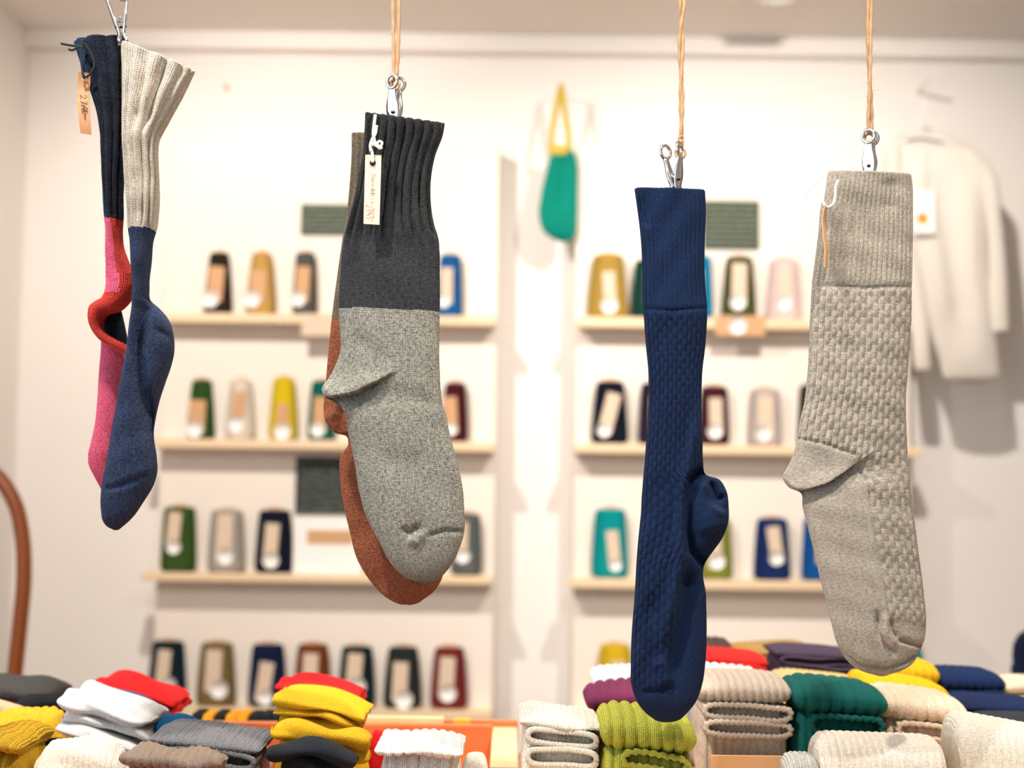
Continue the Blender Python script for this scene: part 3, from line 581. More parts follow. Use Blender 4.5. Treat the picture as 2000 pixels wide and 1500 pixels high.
# folded kraft tag on the navy topped sock
YT1 = YL - 0.022
t = thing('price_tag', P(165, 262, YT1), 'creased kraft tag on black string at the top left sock', 'tag', 'price tags')
A = tag_plate([(153, 140), (177, 143), (174, 202), (150, 200)], YT1, bend=-0.003); B_ = tag_plate([(150, 200), (174, 202), (178, 263), (157, 260)], YT1, bend=0.002)
tcard = mesh('card', *join([A, B_]), M_TAG, t, smooth=False)
mesh('handwriting', *strokes(write('2,4@~', (156, 184), (0.16, 1), (1, -0.05), 12.5, YT1 - 0.0028)[:2] + write(' 4@~', (156, 190), (0.12, 1), (1, -0.05), 13.5, YT1 - 0.0028), 0.0003), M_INKD, tcard)
for pts in ([(163, 152), (172, 148), (184, 130), (176, 100), (165, 85)], [(163, 152), (160, 130), (158, 100), (164, 76)], [(164, 92), (150, 90), (135, 88), (119, 85)], [(164, 92), (152, 93), (140, 98), (134, 96)]):
    mesh('string', *tube_vf(spline([tuple(P(x, y, YT1 - 0.003)) for x, y in pts], 24), 0.0010, 7), M_BLACKSTR, t)
mesh('eyelet', *ring_vf(P(166, 152, YT1 - 0.001), 0.0022, 0.0005, 16, 6, Matrix.Rotation(math.pi / 2, 3, 'X')), M_STEEL, t)
# tag seen edge on at the greige sock
YT4 = YS - 0.022
t = thing('price_tag', P(1613, 522, YT4), 'curling kraft tag seen edge on at the greige sock', 'tag', 'price tags')
V = []; Fc = []; cv = spline([(1614, 400), (1609, 430), (1611, 460), (1614, 490), (1613, 522)], 24)
for i, q in enumerate(cv):
    a = P(q[0] - 3, q[1], YT4 - 0.006); b = P(q[0] + 3, q[1], YT4 + 0.010)
    for v in (a, b): V += [(v.x - .0004, v.y, v.z), (v.x + .0004, v.y, v.z)]
for i in range(len(cv) - 1):
    o = i * 4; Fc += [(o, o + 2, o + 6, o + 4), (o + 1, o + 5, o + 7, o + 3), (o, o + 4, o + 5, o + 1), (o + 2, o + 3, o + 7, o + 6)]
Fc += [(0, 1, 3, 2), (len(V) - 4, len(V) - 2, len(V) - 1, len(V) - 3)]
mesh('card', V, Fc, M_KRAFT, t, smooth=False)
for pts in ([(1616, 406), (1626, 400), (1631, 385), (1632, 365), (1637, 352)], [(1616, 406), (1609, 398), (1610, 370), (1614, 342)], [(1614, 342), (1600, 352), (1586, 366), (1573, 380)], [(1614, 342), (1603, 348), (1590, 358), (1580, 366)]):
    thin = pts[-1][0] < 1600
    mesh('string', *tube_vf(spline([tuple(P(x, y, YT4)) for x, y in pts], 24), 0.0005 if thin else 0.0011, 7), M_COTTON, t)

# ------------------------------------------------------------------ wall display panels and wrapped socks
PF = 3.62                                                   # front face of the panels
LD = 0.062                                                  # ledge depth
def panel(name, tlpx, brpx, ledges, label, lx):
    a = P(tlpx[0], tlpx[1], PF); b = P(brpx[0], brpx[1], PF)
    t = thing(name, ((a.x + b.x) / 2, PF, b.z), label, 'shelf panel', 'pale panels on the back wall')
    box('board', (a.x, PF, b.z), (b.x, WALLY - 0.001, a.z), M_PANEL, t, 0.006)
    tops = []
    for (x0, x1, yt, yb) in ledges:
        xm = (x0 + x1) / 2; za = P(xm, yt, PF - LD).z; zc = P(xm, yb, PF - LD).z
        box('ledge', (P(x0, yt, PF - LD).x, PF - LD, zc), (P(x1, yt, PF - LD).x, PF - 0.0005, za), M_LEDGE, t, 0.002); tops.append(za)
    return t, tops
_, TL_ = panel('shelf_unit', (328, 272), (962, 1408), [(318, 968, 614, 632), (292, 966, 860, 878), (274, 962, 1122, 1138), (290, 960, 1386, 1406)], 'pale wooden wall panel with ledges behind the charcoal sock', 0)
_, TR_ = panel('shelf_unit', (1127, 282), (1782, 1412), [(1132, 1780, 622, 642), (1122, 1800, 870, 888), (1112, 1796, 1134, 1152), (1116, 1776, 1392, 1410)], 'pale wooden wall panel with ledges behind the navy sock', 0)

def wrapped(xc, ytop, wb, wt, rgb, ztop, label, lab=None, sticker_or_glint=None, yaw=0.0, labcol=M_KRAFT2, group='wrapped socks on the wall ledges', second=None):
    """sock wound around a card, standing on a ledge: tapered rounded body, card tip, paper band, round sticker"""
    Yc = PF - 0.022; sc = Yc / F
    b = P(xc, 1000, Yc); z0 = ztop + 0.0006; z1 = P(xc, ytop, Yc).z; H = z1 - z0
    t = thing('wrapped_sock', (b.x, Yc, z0), label, 'socks', group)
    wb_, wt_ = wb * sc * 0.55, wt * sc * 0.56; n, m = 18, 28; V = []; uv = []
    for i in range(n + 1):
        f = i / n; e = min(1, (1 - (1 - min(f / 0.08, 1)) ** 2) ** .5 * .25 + .75) * (max(0.0, 1 - (max(0, f - 0.95) / 0.05) ** 2) ** .5 * 0.14 + 0.86)
        hw = (wb_ + (wt_ - wb_) * (max(0, f - 0.12) / 0.88) ** 1.3) * e; T = 0.015 * (0.6 + 0.4 * e) * (1 - 0.3 * f)
        for k in range(m):
            a = 2 * math.pi * k / m; x = math.copysign(abs(math.cos(a)) ** .5, math.cos(a)) * hw; y = math.copysign(abs(math.sin(a)) ** .7, math.sin(a)) * T
            V.append((b.x + x, Yc + y, z0 + f * H)); uv.append((k / m * 0.2, f * H))
    Fc = [(i * m + k, i * m + (k + 1) % m, i * m + m + (k + 1) % m, i * m + m + k) for i in range(n) for k in range(m)] + [tuple(range(m - 1, -1, -1)), tuple(n * m + k for k in range(m))]
    parts = [mesh('wrap', V, Fc, pileknit(rgb), t, uv)]
    cw = wt_ * 0.45; parts.append(box('card', (b.x - cw, Yc - .001, z1 - 0.02), (b.x + cw, Yc + .001, z1 + 0.006), M_KRAFT, t, 0.0005))
    yf = Yc - 0.0165
    if lab:                                                # (dx, y top, y bottom, width, tilt degrees)
        dx, y0, y1, lw, tl = lab; lw *= 0.9; zc0, zc1 = P(xc, y1, Yc).z, P(xc, y0, Yc).z; R = Matrix.Rotation(math.radians(tl), 3, 'Y'); cx = b.x + dx * sc
        parts.append(box('paper_band', (cx - lw * sc / 2, yf, zc0), (cx + lw * sc / 2, yf + 0.0012, zc1), labcol, t, 0, R))
        if sticker_or_glint:
            sx, sy, sr = sticker_or_glint; q = P(xc + sx, sy, yf); Vd, Fd = disc_vf((q.x, yf - 0.0008, q.z), sr * sc, 20, 0.0007, 'y'); parts.append(mesh('sticker_or_glint', Vd, Fd, M_WHITE, parts[-1]))
    if yaw: t.rotation_euler = (0, 0, yaw)
    return t
A3 = math.radians(0)
W = wrapped
L1, L2, L3, L4 = TL_; R1, R2, R3, R4 = TR_
W(416, 494, 50, 34, (46, 36, 24), L1, 'black brown wrapped sock, leftmost on the top ledge', (-4, 522, 590, 34, 4), (-6, 584, 17), labcol=M_KRAFT)
W(500, 494, 54, 34, (204, 160, 84), L1, 'tan mustard wrapped sock on the top left ledge', (-4, 530, 590, 34, 3), (-8, 584, 17), labcol=M_KRAFT)
W(586, 494, 44, 34, (88, 90, 84), L1, 'grey wrapped sock under the small chalkboard', (-3, 522, 590, 30, 3), (-4, 584, 15), labcol=M_KRAFT)
W(872, 498, 46, 36, (18, 96, 158), L1, 'bright blue wrapped sock beside the charcoal sock', (-6, 525, 595, 26, 0), (-6, 588, 13))
W(388, 742, 50, 34, (48, 82, 32), L2, 'leaf green wrapped sock, leftmost on the second ledge', (-6, 782, 842, 36, 3), (-8, 838, 17), labcol=M_KRAFT)
W(465, 742, 54, 36, (240, 226, 206), L2, 'cream wrapped sock between the green and yellow ones', (-2, 765, 845, 26, 4), (-4, 828, 17), labcol=M_KRAFT)
W(549, 738, 52, 36, (232, 200, 30), L2, 'lemon yellow wrapped sock on the second ledge', (0, 790, 848, 24, 0), (2, 842, 17), labcol=M_KRAFT)
W(624, 744, 50, 36, (0, 104, 88), L2, 'teal green wrapped sock half hidden by the rust sock', (-2, 776, 846, 28, 2), (-4, 838, 15), labcol=M_KRAFT)
W(886, 748, 48, 36, (72, 22, 32), L2, 'maroon wrapped sock at the right of the second ledge', (-8, 776, 846, 28, -3), (-6, 838, 13), labcol=M_KRAFT)
W(351, 990, 64, 54, (58, 86, 36), L3, 'moss green wrapped sock, leftmost on the third ledge', (-8, 1000, 1065, 28, 5), (-12, 1068, 14))
W(444, 996, 66, 54, (176, 168, 160), L3, 'light grey wrapped sock on the third ledge', (-2, 1005, 1095, 34, 2), (-4, 1086, 17))
W(537, 996, 68, 54, (14, 20, 42), L3, 'midnight navy wrapped sock beside the chalkboard', (-4, 1022, 1100, 30, 4), (-8, 1094, 16))
W(912, 1003, 56, 46, (96, 102, 102), L3, 'slate grey wrapped sock beside the grey sock foot', (-10, 1020, 1095, 28, 0), (-8, 1086, 14))
W(336, 1252, 70, 54, (12, 38, 48), L4, 'dark petrol wrapped sock, leftmost on the bottom ledge', (-6, 1268, 1340, 28, 5), (-8, 1338, 16))
W(431, 1255, 70, 54, (126, 106, 64), L4, 'khaki wrapped sock on the bottom ledge', (-4, 1268, 1350, 34, 2), (-4, 1346, 18))
W(530, 1258, 68, 54, (14, 30, 66), L4, 'navy wrapped sock behind the red folded socks', (-4, 1292, 1370, 30, 8), (-12, 1362, 15))
W(617, 1258, 66, 52, (124, 66, 26), L4, 'chestnut brown wrapped sock on the bottom ledge', (-3, 1275, 1350, 32, 2), (-5, 1346, 16))
W(703, 1262, 66, 52, (12, 38, 44), L4, 'dark blackish green wrapped sock on the bottom ledge', (-4, 1275, 1350, 32, 4), (-6, 1340, 17))
W(792, 1263, 68, 50, (40, 46, 44), L4, 'charcoal wrapped sock on the bottom ledge', (-4, 1292, 1368, 32, 2), (-4, 1366, 18))
W(882, 1264, 66, 50, (126, 40, 40), L4, 'burgundy wrapped sock, rightmost on the bottom ledge', (-4, 1282, 1358, 32, 3), (-8, 1354, 17))
W(1184, 498, 74, 52, (176, 144, 62), R1, 'ochre wrapped sock, leftmost on the top right ledge', (2, 532, 600, 28, -4), (6, 596, 17))
W(1262, 508, 56, 44, (10, 62, 52), R1, 'bottle green wrapped sock at the navy sock left edge', (6, 530, 596, 26, 0))
W(1362, 500, 54, 44, (0, 132, 176), R1, 'turquoise blue wrapped sock at the navy sock right edge', (-4, 530, 596, 24, 0))
W(1443, 502, 62, 46, (78, 80, 40), R1, 'olive wrapped sock under the right chalkboard', (-2, 516, 596, 32, 1), (-2, 590, 16))
W(1531, 508, 64, 50, (240, 208, 204), R1, 'pale pink wrapped sock on the top right ledge', (0, 530, 600, 30, 0), (0, 592, 16))
W(1190, 745, 66, 48, (14, 20, 34), R2, 'black navy wrapped sock, leftmost on the right second ledge', (-2, 768, 846, 30, 14), (-10, 840, 14))
W(1277, 748, 58, 46, (44, 28, 42), R2, 'dark plum wrapped sock beside the navy sock', (4, 775, 846, 28, 0))
W(1394, 755, 56, 46, (70, 24, 34), R2, 'dark maroon wrapped sock right of the navy sock', (2, 778, 850, 28, -2), (2, 842, 15))
W(1493, 760, 62, 50, (198, 184, 180), R2, 'pale mauve grey wrapped sock on the right second ledge', (0, 775, 850, 34, 0), (-2, 846, 16))
W(1588, 752, 56, 46, (52, 52, 34), R2, 'dark olive wrapped sock at the greige sock left edge', (6, 780, 850, 26, 0))
W(1192, 994, 66, 52, (0, 150, 152), R3, 'turquoise wrapped sock, leftmost on the right third ledge', (6, 1036, 1110, 26, -6), (10, 1104, 12))
W(1398, 1012, 60, 50, (132, 140, 50), R3, 'lime olive wrapped sock beside the navy heel', (-4, 1040, 1110, 30, -2), (2, 1096, 16))
W(1508, 1012, 66, 52, (18, 44, 98), R3, 'royal navy wrapped sock on the right third ledge', (4, 1028, 1100, 28, -8), (8, 1090, 14))
W(1598, 1012, 60, 50, (14, 84, 158), R3, 'azure blue wrapped sock behind the greige foot', (6, 1030, 1100, 28, 0))
W(1203, 1258, 68, 52, (228, 190, 36), R4, 'golden yellow wrapped sock above the white folded socks', (6, 1290, 1372, 30, 0), (8, 1310, 10))

def board_sign(px0, py0, px1, py1, Y, mat, label, lines, seed, frame=None, cat='chalkboard'):
    a, b = P(px0, py0, Y), P(px1, py1, Y); t = thing('chalkboard', ((a.x + b.x) / 2, Y, b.z), label, cat, 'small chalkboards')
    box('slate', (a.x, Y, b.z), (b.x, Y + 0.006, a.z), mat, t, 0.001); r = random.Random(seed); parts = []; wd = b.x - a.x; ht = a.z - b.z
    for i in range(lines):
        z = a.z - ht * (0.12 + 0.8 * i / max(1, lines - 1)); x = a.x + wd * 0.07; hgt = ht / lines * 0.22
        while x < a.x + wd * 0.9:
            l = wd * r.uniform(0.03, 0.08); q = [Vector((x + l * k / 4, Y - 0.0006, z + hgt * r.uniform(-1, 1))) for k in range(5)]; parts.append(tube_vf(q, 0.0014, 4)); x += l + wd * r.uniform(0.01, 0.03)
    mesh('chalk_writing', *join(parts), M_DUST, t.children[0])
board_sign(588, 398, 684, 459, PF - 0.007, M_CHALK2, 'small green chalkboard sign on the left panel', 6, 1)
board_sign(578, 892, 682, 1004, PF - 0.007, M_CHALK, 'black chalkboard sign on the third ledge', 7, 2)
board_sign(1374, 391, 1483, 487, PF - 0.007, M_CHALK2, 'green chalkboard sign right of the navy sock', 8, 3)
# white card with kraft strip on the third ledge
a, b = P(574, 1010, PF - .03), P(706, 1116, PF - .03)
t = thing('info_card', ((a.x + b.x) / 2, PF - .03, L3), 'white card with a kraft strip below the black chalkboard', 'card')
box('card', (a.x, PF - .030, L3 + .0005), (b.x, PF - .028, a.z), M_WHITE, t); q0, q1 = P(600, 1035, PF - .03), P(690, 1063, PF - .03)
box('kraft_strip', (q0.x, PF - .031, q1.z), (q1.x, PF - .0301, q0.z), M_KRAFT, t)
# ledge price cards
for (x0, y0, x1, y1, lab) in ((590, 612, 652, 656, 'pale kraft price card hanging from the top left ledge'), (1398, 616, 1494, 656, 'kraft price card in a holder on the top right ledge')):
    Yc = PF - LD - 0.006; a, b = P(x0, y0, Yc), P(x1, y1, Yc); t = thing('price_card', ((a.x + b.x) / 2, Yc, b.z), lab, 'price card', 'ledge price cards')
    box('card', (a.x, Yc, b.z), (b.x, Yc + 0.003, a.z), M_KRAFT2 if x0 < 1000 else M_KRAFT, t)
    box('holder', (a.x, Yc + 0.003, b.z), (b.x, Yc + 0.0055, b.z + 0.01), M_TRIM, t)
    if x0 > 1000: q = P(1440, 636, Yc); mesh('sticker_or_glint', *disc_vf((q.x, Yc - 0.001, q.z), 0.021, 20, 0.0008, 'y'), M_WHITE, t)  # this white disc is a painted reflection on the holder
q = P(443, 172, WALLY); V, Fc = tube_vf([(q.x, WALLY, q.z), (q.x, WALLY - .012, q.z)], .006, 10); t = mesh('wall_screw', V, Fc, M_KRAFT); props(t, 'small brass coloured screw in the wall above the left panel', 'screw')

# ---- teal knitted pouch on the wall
YW = PF - 0.022; K_TEAL = knit('teal_knit', (0, 128, 112), (10, 160, 140), 3, 2.4, dist=1.2); M_YEL = knit('yellow_strap_knit', (214, 180, 60), (238, 208, 96), 3, 2.4, dist=1)
t = thing('knitted_pouch', P(1095, 470, YW), 'teal knitted pouch with a yellow strap hanging on the wall', 'pouch')
s = sweep([(1078,292,1118,288,10),(1068,330,1127,318,13),(1056,385,1128,380,14),(1053,425,1127,428,14),(1064,455,1125,456,11),(1088,470,1114,470,3)], YW, ncirc=60, step=4); crease(s, [(1098,300),(1100,360),(1096,420)], -14, 9); finish(s, [('bag', K_TEAL, None)], t)
for pts in ([(1096,165),(1086,215),(1078,262),(1076,300)], [(1096,165),(1103,215),(1110,262),(1113,296)]):
    s = sweep([(x - 6, y, x + 6, y, 3) for x, y in pts], YW - 0.004, ncirc=16, step=6); finish(s, [('strap', M_YEL, None)], t, open_top=False)
s = sweep([(1074,284,1114,284,6),(1076,300,1112,300,6)], YW - 0.006, ncirc=30, step=4); finish(s, [('yellow_edge', M_YEL, None)], t, open_top=False)
q = P(1096, 166, YW); mesh('nail', *tube_vf([(q.x, WALLY, q.z), (q.x, YW - .01, q.z)], .002, 8), M_STEEL, t)

# ---- cream sweater on a hanger
YG = PF - 0.10; K_SW = knit('ecru_jersey', (240, 230, 216), (250, 243, 233), 2, 1.6, dist=0.6)
t = thing('hanging_sweater', P(1880, 735, YG), 'cream long sleeved sweater hanging on the wall at the right', 'sweater')
s = sweep([(1752,268,1868,272,12),(1728,292,1905,292,20),(1722,330,1926,326,24),(1745,450,1926,450,26),(1780,560,1932,560,26),(1815,650,1944,650,26),(1838,715,1950,715,26),(1842,736,1952,736,22)], YG, ncirc=80, step=5)
crease(s, [(1820,330),(1850,480),(1880,700)], -14, 26); crease(s, [(1890,330),(1895,520),(1925,700)], 10, 22); crease(s, [(1800,360),(1830,500),(1850,640)], 8, 18); finish(s, [('body', K_SW, lambda X, Y, f: Y < 716), ('hem', K_SW, None)], t, dip=14)
s = sweep([(1890,286,1925,318,16),(1915,340,1945,345,18),(1926,420,1954,415,18),(1931,520,1964,515,18),(1932,600,1968,598,18),(1934,648,1970,646,14)], YG - 0.012, ncirc=50, step=5); finish(s, [('sleeve', K_SW, lambda X, Y, f: Y < 628), ('cuff', K_SW, None)], t, open_top=False)
s = sweep([(1728,290,1760,284,16),(1728,360,1764,355,18),(1748,460,1785,455,18),(1772,580,1806,575,18),(1784,690,1816,690,18),(1788,722,1818,722,12)], YG - 0.012, ncirc=50, step=5); finish(s, [('sleeve', K_SW, lambda X, Y, f: Y < 700), ('cuff', K_SW, None)], t, open_top=False)
tg = thing('swing_tag', P(1805, 455, YG - 0.04), 'white swing tag with an orange dot on the cream sweater', 'tag')
a, b = P(1786, 372, YG - .045), P(1826, 456, YG - .045); box('card', (a.x, YG - .046, b.z), (b.x, YG - .044, a.z), M_WHITE, tg); q = P(1802, 427, YG - .046); mesh('dot', *disc_vf((q.x, YG - .0472, q.z), .013, 20, .001, 'y'), M_ORANGE, tg)
mesh('string', *tube_vf([P(1806, 374, YG - .045), P(1808, 330, YG - .04), P(1810, 290, YG - .03)], .001, 6), M_COTTON, tg)
t = thing('clothes_hanger', P(1800, 262, YG), 'white wire hanger holding the cream sweater', 'hanger')
hk = [P(1796, 266, YG), P(1798, 235, YG), P(1803, 222, YG), P(1806, 205, YG), P(1800, 190, YG), P(1790, 186, YG), P(1783, 196, YG)]
mesh('hook', *tube_vf(spline([tuple(v) for v in hk], 30), .002, 8), M_TRIM, t); mesh('bar', *tube_vf(spline([tuple(P(x, y, YG)) for x, y in ((1728, 292), (1760, 274), (1796, 266), (1840, 274), (1900, 294))], 24), .004, 8), M_TRIM, t)
q = P(1790, 182, WALLY); mesh('wall_peg', *tube_vf([(q.x, WALLY, q.z), (q.x, YG - .012, q.z)], .003, 10), M_TRIM, None); o = bpy.data.objects['wall_peg']; props(o, 'small white peg in the wall above the sweater hanger', 'peg')

# ---- bentwood chair at the left edge
YC = 2.55
t = thing('bentwood_chair', Vector((P(-60, 1300, YC).x, YC + 0.2, 0)), 'brown bentwood chair with an arched back at the left edge', 'chair')
xr = lambda px, py: P(px, py, YC)
half = [(26, 1345), (38, 1230), (47, 1120), (44, 1050), (30, 985), (4, 940), (-40, 905), (-95, 892)]
pts = half + [(-190 - x, y) for x, y in half[-2::-1]]
hoop = [tuple(xr(*q)) for q in pts]; f0, f1 = Vector(hoop[0]), Vector(hoop[-1]); sz = 0.46
hoop = [(f0.x - .012, YC, 0.66), (f0.x - .02, YC, 0.46)][::-1] + hoop + [(f1.x + .012, YC, 0.66), (f1.x + .02, YC, 0.46)]
mesh('back_hoop', *tube_vf(spline(hoop, 90), 0.0125, 12), M_BENT, t)
inner = [((x - t.location.x) * .32 + t.location.x, y, 0.46 + (z - .46) * .84) for x, y, z in hoop]; mesh('inner_hoop', *tube_vf(spline(inner, 70), 0.009, 10), M_BENT, t)
V, Fc = disc_vf((t.location.x, YC + 0.19, 0.44), 0.20, 32, 0.03); mesh('seat', V, Fc, M_BENT, t)
for sx, sy in ((-1, -1), (1, -1), (-1, 1), (1, 1)):
    mesh('leg', *tube_vf([(t.location.x + sx * .14, YC + .19 + sy * .15, .445), (t.location.x + sx * .19, YC + .19 + sy * .19, 0)], [.017, .011], 10), M_BENT, t)

# ------------------------------------------------------------------ table, crate
cz = CAM.z; TT = cz - 0.36                                  # table top
t = thing('display_table', (0.15, 1.7, 0), 'wooden display table under the folded socks', 'table')
box('table_top', (-1.05, 1.08, TT - 0.03), (1.15, 2.15, TT), M_TABLE, t, 0.002)
for x in (-.98, 1.04):
    for y in (1.15, 2.05): box('leg', (x, y, 0), (x + .06, y + .06, TT - .03), M_TABLE, t, .003)
YB = 1.78
zt = P(700, 1414, YB).z; xl = P(120, 1414, YB).x; xr_ = P(962, 1414, YB).x; xr2 = P(1010, 1414, YB).x
t = thing('wooden_crate', ((xl + xr_) / 2, 1.5, TT), 'open orange wood crate holding the left folded socks', 'crate')
FL = TT + 0.012
box('floor_board', (-0.80, 1.10, TT), (xr_, YB, FL), M_CRATE, t)
box('back_board', (-0.80, YB, TT), (xr_, YB + .014, zt), M_CRATE, t, .001)
box('top_rail', (P(700, 1408, YB).x, YB + .0145, TT), (P(866, 1408, YB).x, YB + .028, zt + .006), M_PINE, t, .001)
box('side_board', (xr_, 1.55, TT), (xr2, YB + .03, zt - .006), M_PINE, t, .001)
box('side_board', (-0.814, 1.10, TT), (-0.80, YB + .014, zt), M_CRATE, t, .001)
a, b = P(866, 1408, YB + .03), P(1012, 1417, YB + .03)
t = thing('wooden_batten', ((a.x + b.x) / 2, YB + .04, TT), 'thin brown and yellow wooden batten behind the crate corner', 'batten')
box('strip', (a.x, YB + .031, TT), (b.x, YB + .045, a.z), M_CRATE, t); q = P(885, 1408, YB + .03); box('yellow_end', (q.x, YB + .030, a.z - .004), (q.x + .02, YB + .046, a.z + .001), plain('amber', (240, 170, 40), .5), t)

# ------------------------------------------------------------------ folded socks
def cushion(xa, xb, Y, z0, z1, D, mat, parent, rib=(0, 0), sq=2.6, endk=7, tilt=0.0, base=None, seed=0, arch=0.0, wr=0.0, name='fold', nx=None, nt=44, yaw=0.0):
    """a puffy folded layer: front at depth Y, width xa..xb, from z0 to z1; ribs run over it from back to front"""
    W_ = xb - xa; H = z1 - z0; r = np.random.default_rng(seed)
    nx = nx or int(np.clip(W_ / 0.0013, 40, 170)) if rib[0] else 48
    f = np.linspace(-1, 1, nx + 1); f = np.sign(f) * (1 - (1 - np.abs(f)) ** 1.25); X = f * W_ / 2
    e = np.maximum(1e-4, 1 - np.abs(f) ** endk) ** (1 / 2.4)
    th = np.linspace(-math.pi, math.pi, nt + 1)[:-1]
    cy = -np.sign(np.cos(th)) * np.abs(np.cos(th)) ** (2 / sq); sz_ = np.sign(np.sin(th)) * np.abs(np.sin(th)) ** (2 / sq)
    ny, nz_ = -np.cos(th), np.sin(th)
    er = np.minimum(D, H) / 2
    Yy = (D / 2) * cy[None, :] - (1 - e)[:, None] * er * cy[None, :]; Zz = (H / 2) * sz_[None, :] * e[:, None]
    if rib[0]:
        n = max(2, round(W_ / rib[0])); rp = (np.abs(np.sin(math.pi * n * (f + 1) / 2)) ** 0.5 - 0.65) * rib[1] * np.minimum(1, e * 1.2)
        Yy = Yy + rp[:, None] * ny[None, :]; Zz = Zz + rp[:, None] * nz_[None, :]
    if wr:
        for k in range(4):
            a1, a2, ph = r.uniform(30, 150), r.uniform(30, 140), r.uniform(0, 6.28); w_ = wr * 0.5 * np.sin(X[:, None] * a1 + Zz * a2 * 2 + Yy * a2 + ph); Yy = Yy + w_ * ny[None, :]; Zz = Zz + w_ * nz_[None, :] * 0.7
    XX = np.broadcast_to(X[:, None], Yy.shape).copy()
    zz = Zz + (z0 + z1) / 2 + arch * (1 - f ** 2)[:, None] - arch * 0.5
    if base is not None and tilt:
        k = np.clip((zz - base) / max(1e-4, (z1 - base)), 0, 1); zz = zz + XX * math.tan(tilt) * k
        zz = np.maximum(zz, base + 0.0004)
    elif base is not None: zz = np.maximum(zz, base + 0.0004)
    yy = Yy + Y + D / 2
    if yaw: yy = yy + XX * math.tan(yaw)
    V = np.stack([XX + (xa + xb) / 2, yy, zz], -1); n1, m = Yy.shape
    arc = np.cumsum(np.hypot(np.diff(cy, append=cy[:1]) * D / 2, np.diff(sz_, append=sz_[:1]) * H / 2))
    uv = np.stack([np.broadcast_to((X + 0.2)[:, None], Yy.shape), np.broadcast_to(arc[None, :], Yy.shape)], -1).reshape(-1, 2)
    i = np.arange(n1 - 1)[:, None] * m; j = np.arange(m)[None, :]; j2 = (j + 1) % m
    Fq = np.stack([i + j, i + m + j, i + m + j2, i + j2], -1).reshape(-1, 4)
    q = np.arange(1, m // 2 - 1)[:, None]; cap = np.concatenate([q, q + 1, m - q - 1, m - q], 1); Fq = np.concatenate([Fq, cap, (cap + (n1 - 1) * m)[:, ::-1]])
    return mesh(name, V.reshape(-1, 3), Fq, mat, parent, uv)
def cuff_loop(xa, xb, zc, h, Y, D, mat, parent, rib=(0.006, 0.0008), t=0.0036, tilt=0.0, seed=0, wave=0.0008, name='cuff_opening'):
    """flattened end of a sock tube, its mouth turned to the front: outer wall, rolled rim, inner wall"""
    r = np.random.default_rng(seed); W_ = xb - xa; n = int(np.clip(2 * W_ / 0.0016, 80, 260))
    ph = np.linspace(0, 2 * math.pi, n + 1)[:-1]; x0 = np.sign(np.cos(ph)) * np.abs(np.cos(ph)) ** 0.35; z0 = np.sign(np.sin(ph)) * np.abs(np.sin(ph)) ** 0.75
    pf = np.linspace(0, 2 * math.pi, 6001); xf = np.sign(np.cos(pf)) * np.abs(np.cos(pf)) ** 0.35; zf = np.sign(np.sin(pf)) * np.abs(np.sin(pf)) ** 0.75
    af = np.concatenate([[0], np.cumsum(np.hypot(np.diff(xf) * W_ / 2, np.diff(zf) * h / 2))]); sa = np.linspace(0, af[-1], n + 1)[:-1]
    x0 = np.interp(sa, af, xf); z0 = np.interp(sa, af, zf)
    per = np.cumsum(np.hypot(np.diff(x0 * W_ / 2, append=x0[0] * W_ / 2), np.diff(z0 * h / 2, append=z0[0] * h / 2)))
    k = max(4, round(per[-1] / rib[0])); rp = (np.abs(np.sin(math.pi * k * per / per[-1])) ** 0.6 - 0.5) * rib[1]
    w1, w2, w3 = r.uniform(0, 6.28, 3); rows = []
    prof = [(D, 0), (D * .5, 0), (0.008, 0), (0.003, .0004), (0.001, 0.0006), (0.0, -.0004), (-.0006, -t * .5), (0.0, -t + .0004), (.001, -t), (0.006, -t), (0.03, -t * .9)]
    for (d, o) in prof:
        a = W_ / 2 + o + rp; b = h / 2 + o + rp
        X = x0 * a; Z = z0 * np.maximum(b, 0.0006) + wave * (np.sin(X * 75 + w1) + .6 * np.sin(X * 130 + w2)) + X * math.tan(tilt)
        rows.append(np.stack([X + (xa + xb) / 2, np.full(n, Y + d) + 0.002 * np.sin(X * 50 + w3), Z + zc], -1))
    V = np.stack(rows); m = n; i = np.arange(len(prof) - 1)[:, None] * m; j = np.arange(m)[None, :]; j2 = (j + 1) % m
    Fq = np.stack([i + j, i + m + j, i + m + j2, i + j2], -1).reshape(-1, 4)
    uv = np.stack([np.broadcast_to(per[None, :], V.shape[:2]), np.broadcast_to(np.cumsum([0] + [max(.0008, math.hypot(prof[q+1][0]-prof[q][0], prof[q+1][1]-prof[q][1])) for q in range(len(prof)-1)])[:, None], V.shape[:2])], -1).reshape(-1, 2)
    return mesh(name, V.reshape(-1, 3), Fq, mat, parent, uv)
_seed = [10]
GRP = 'folded socks on the display table'
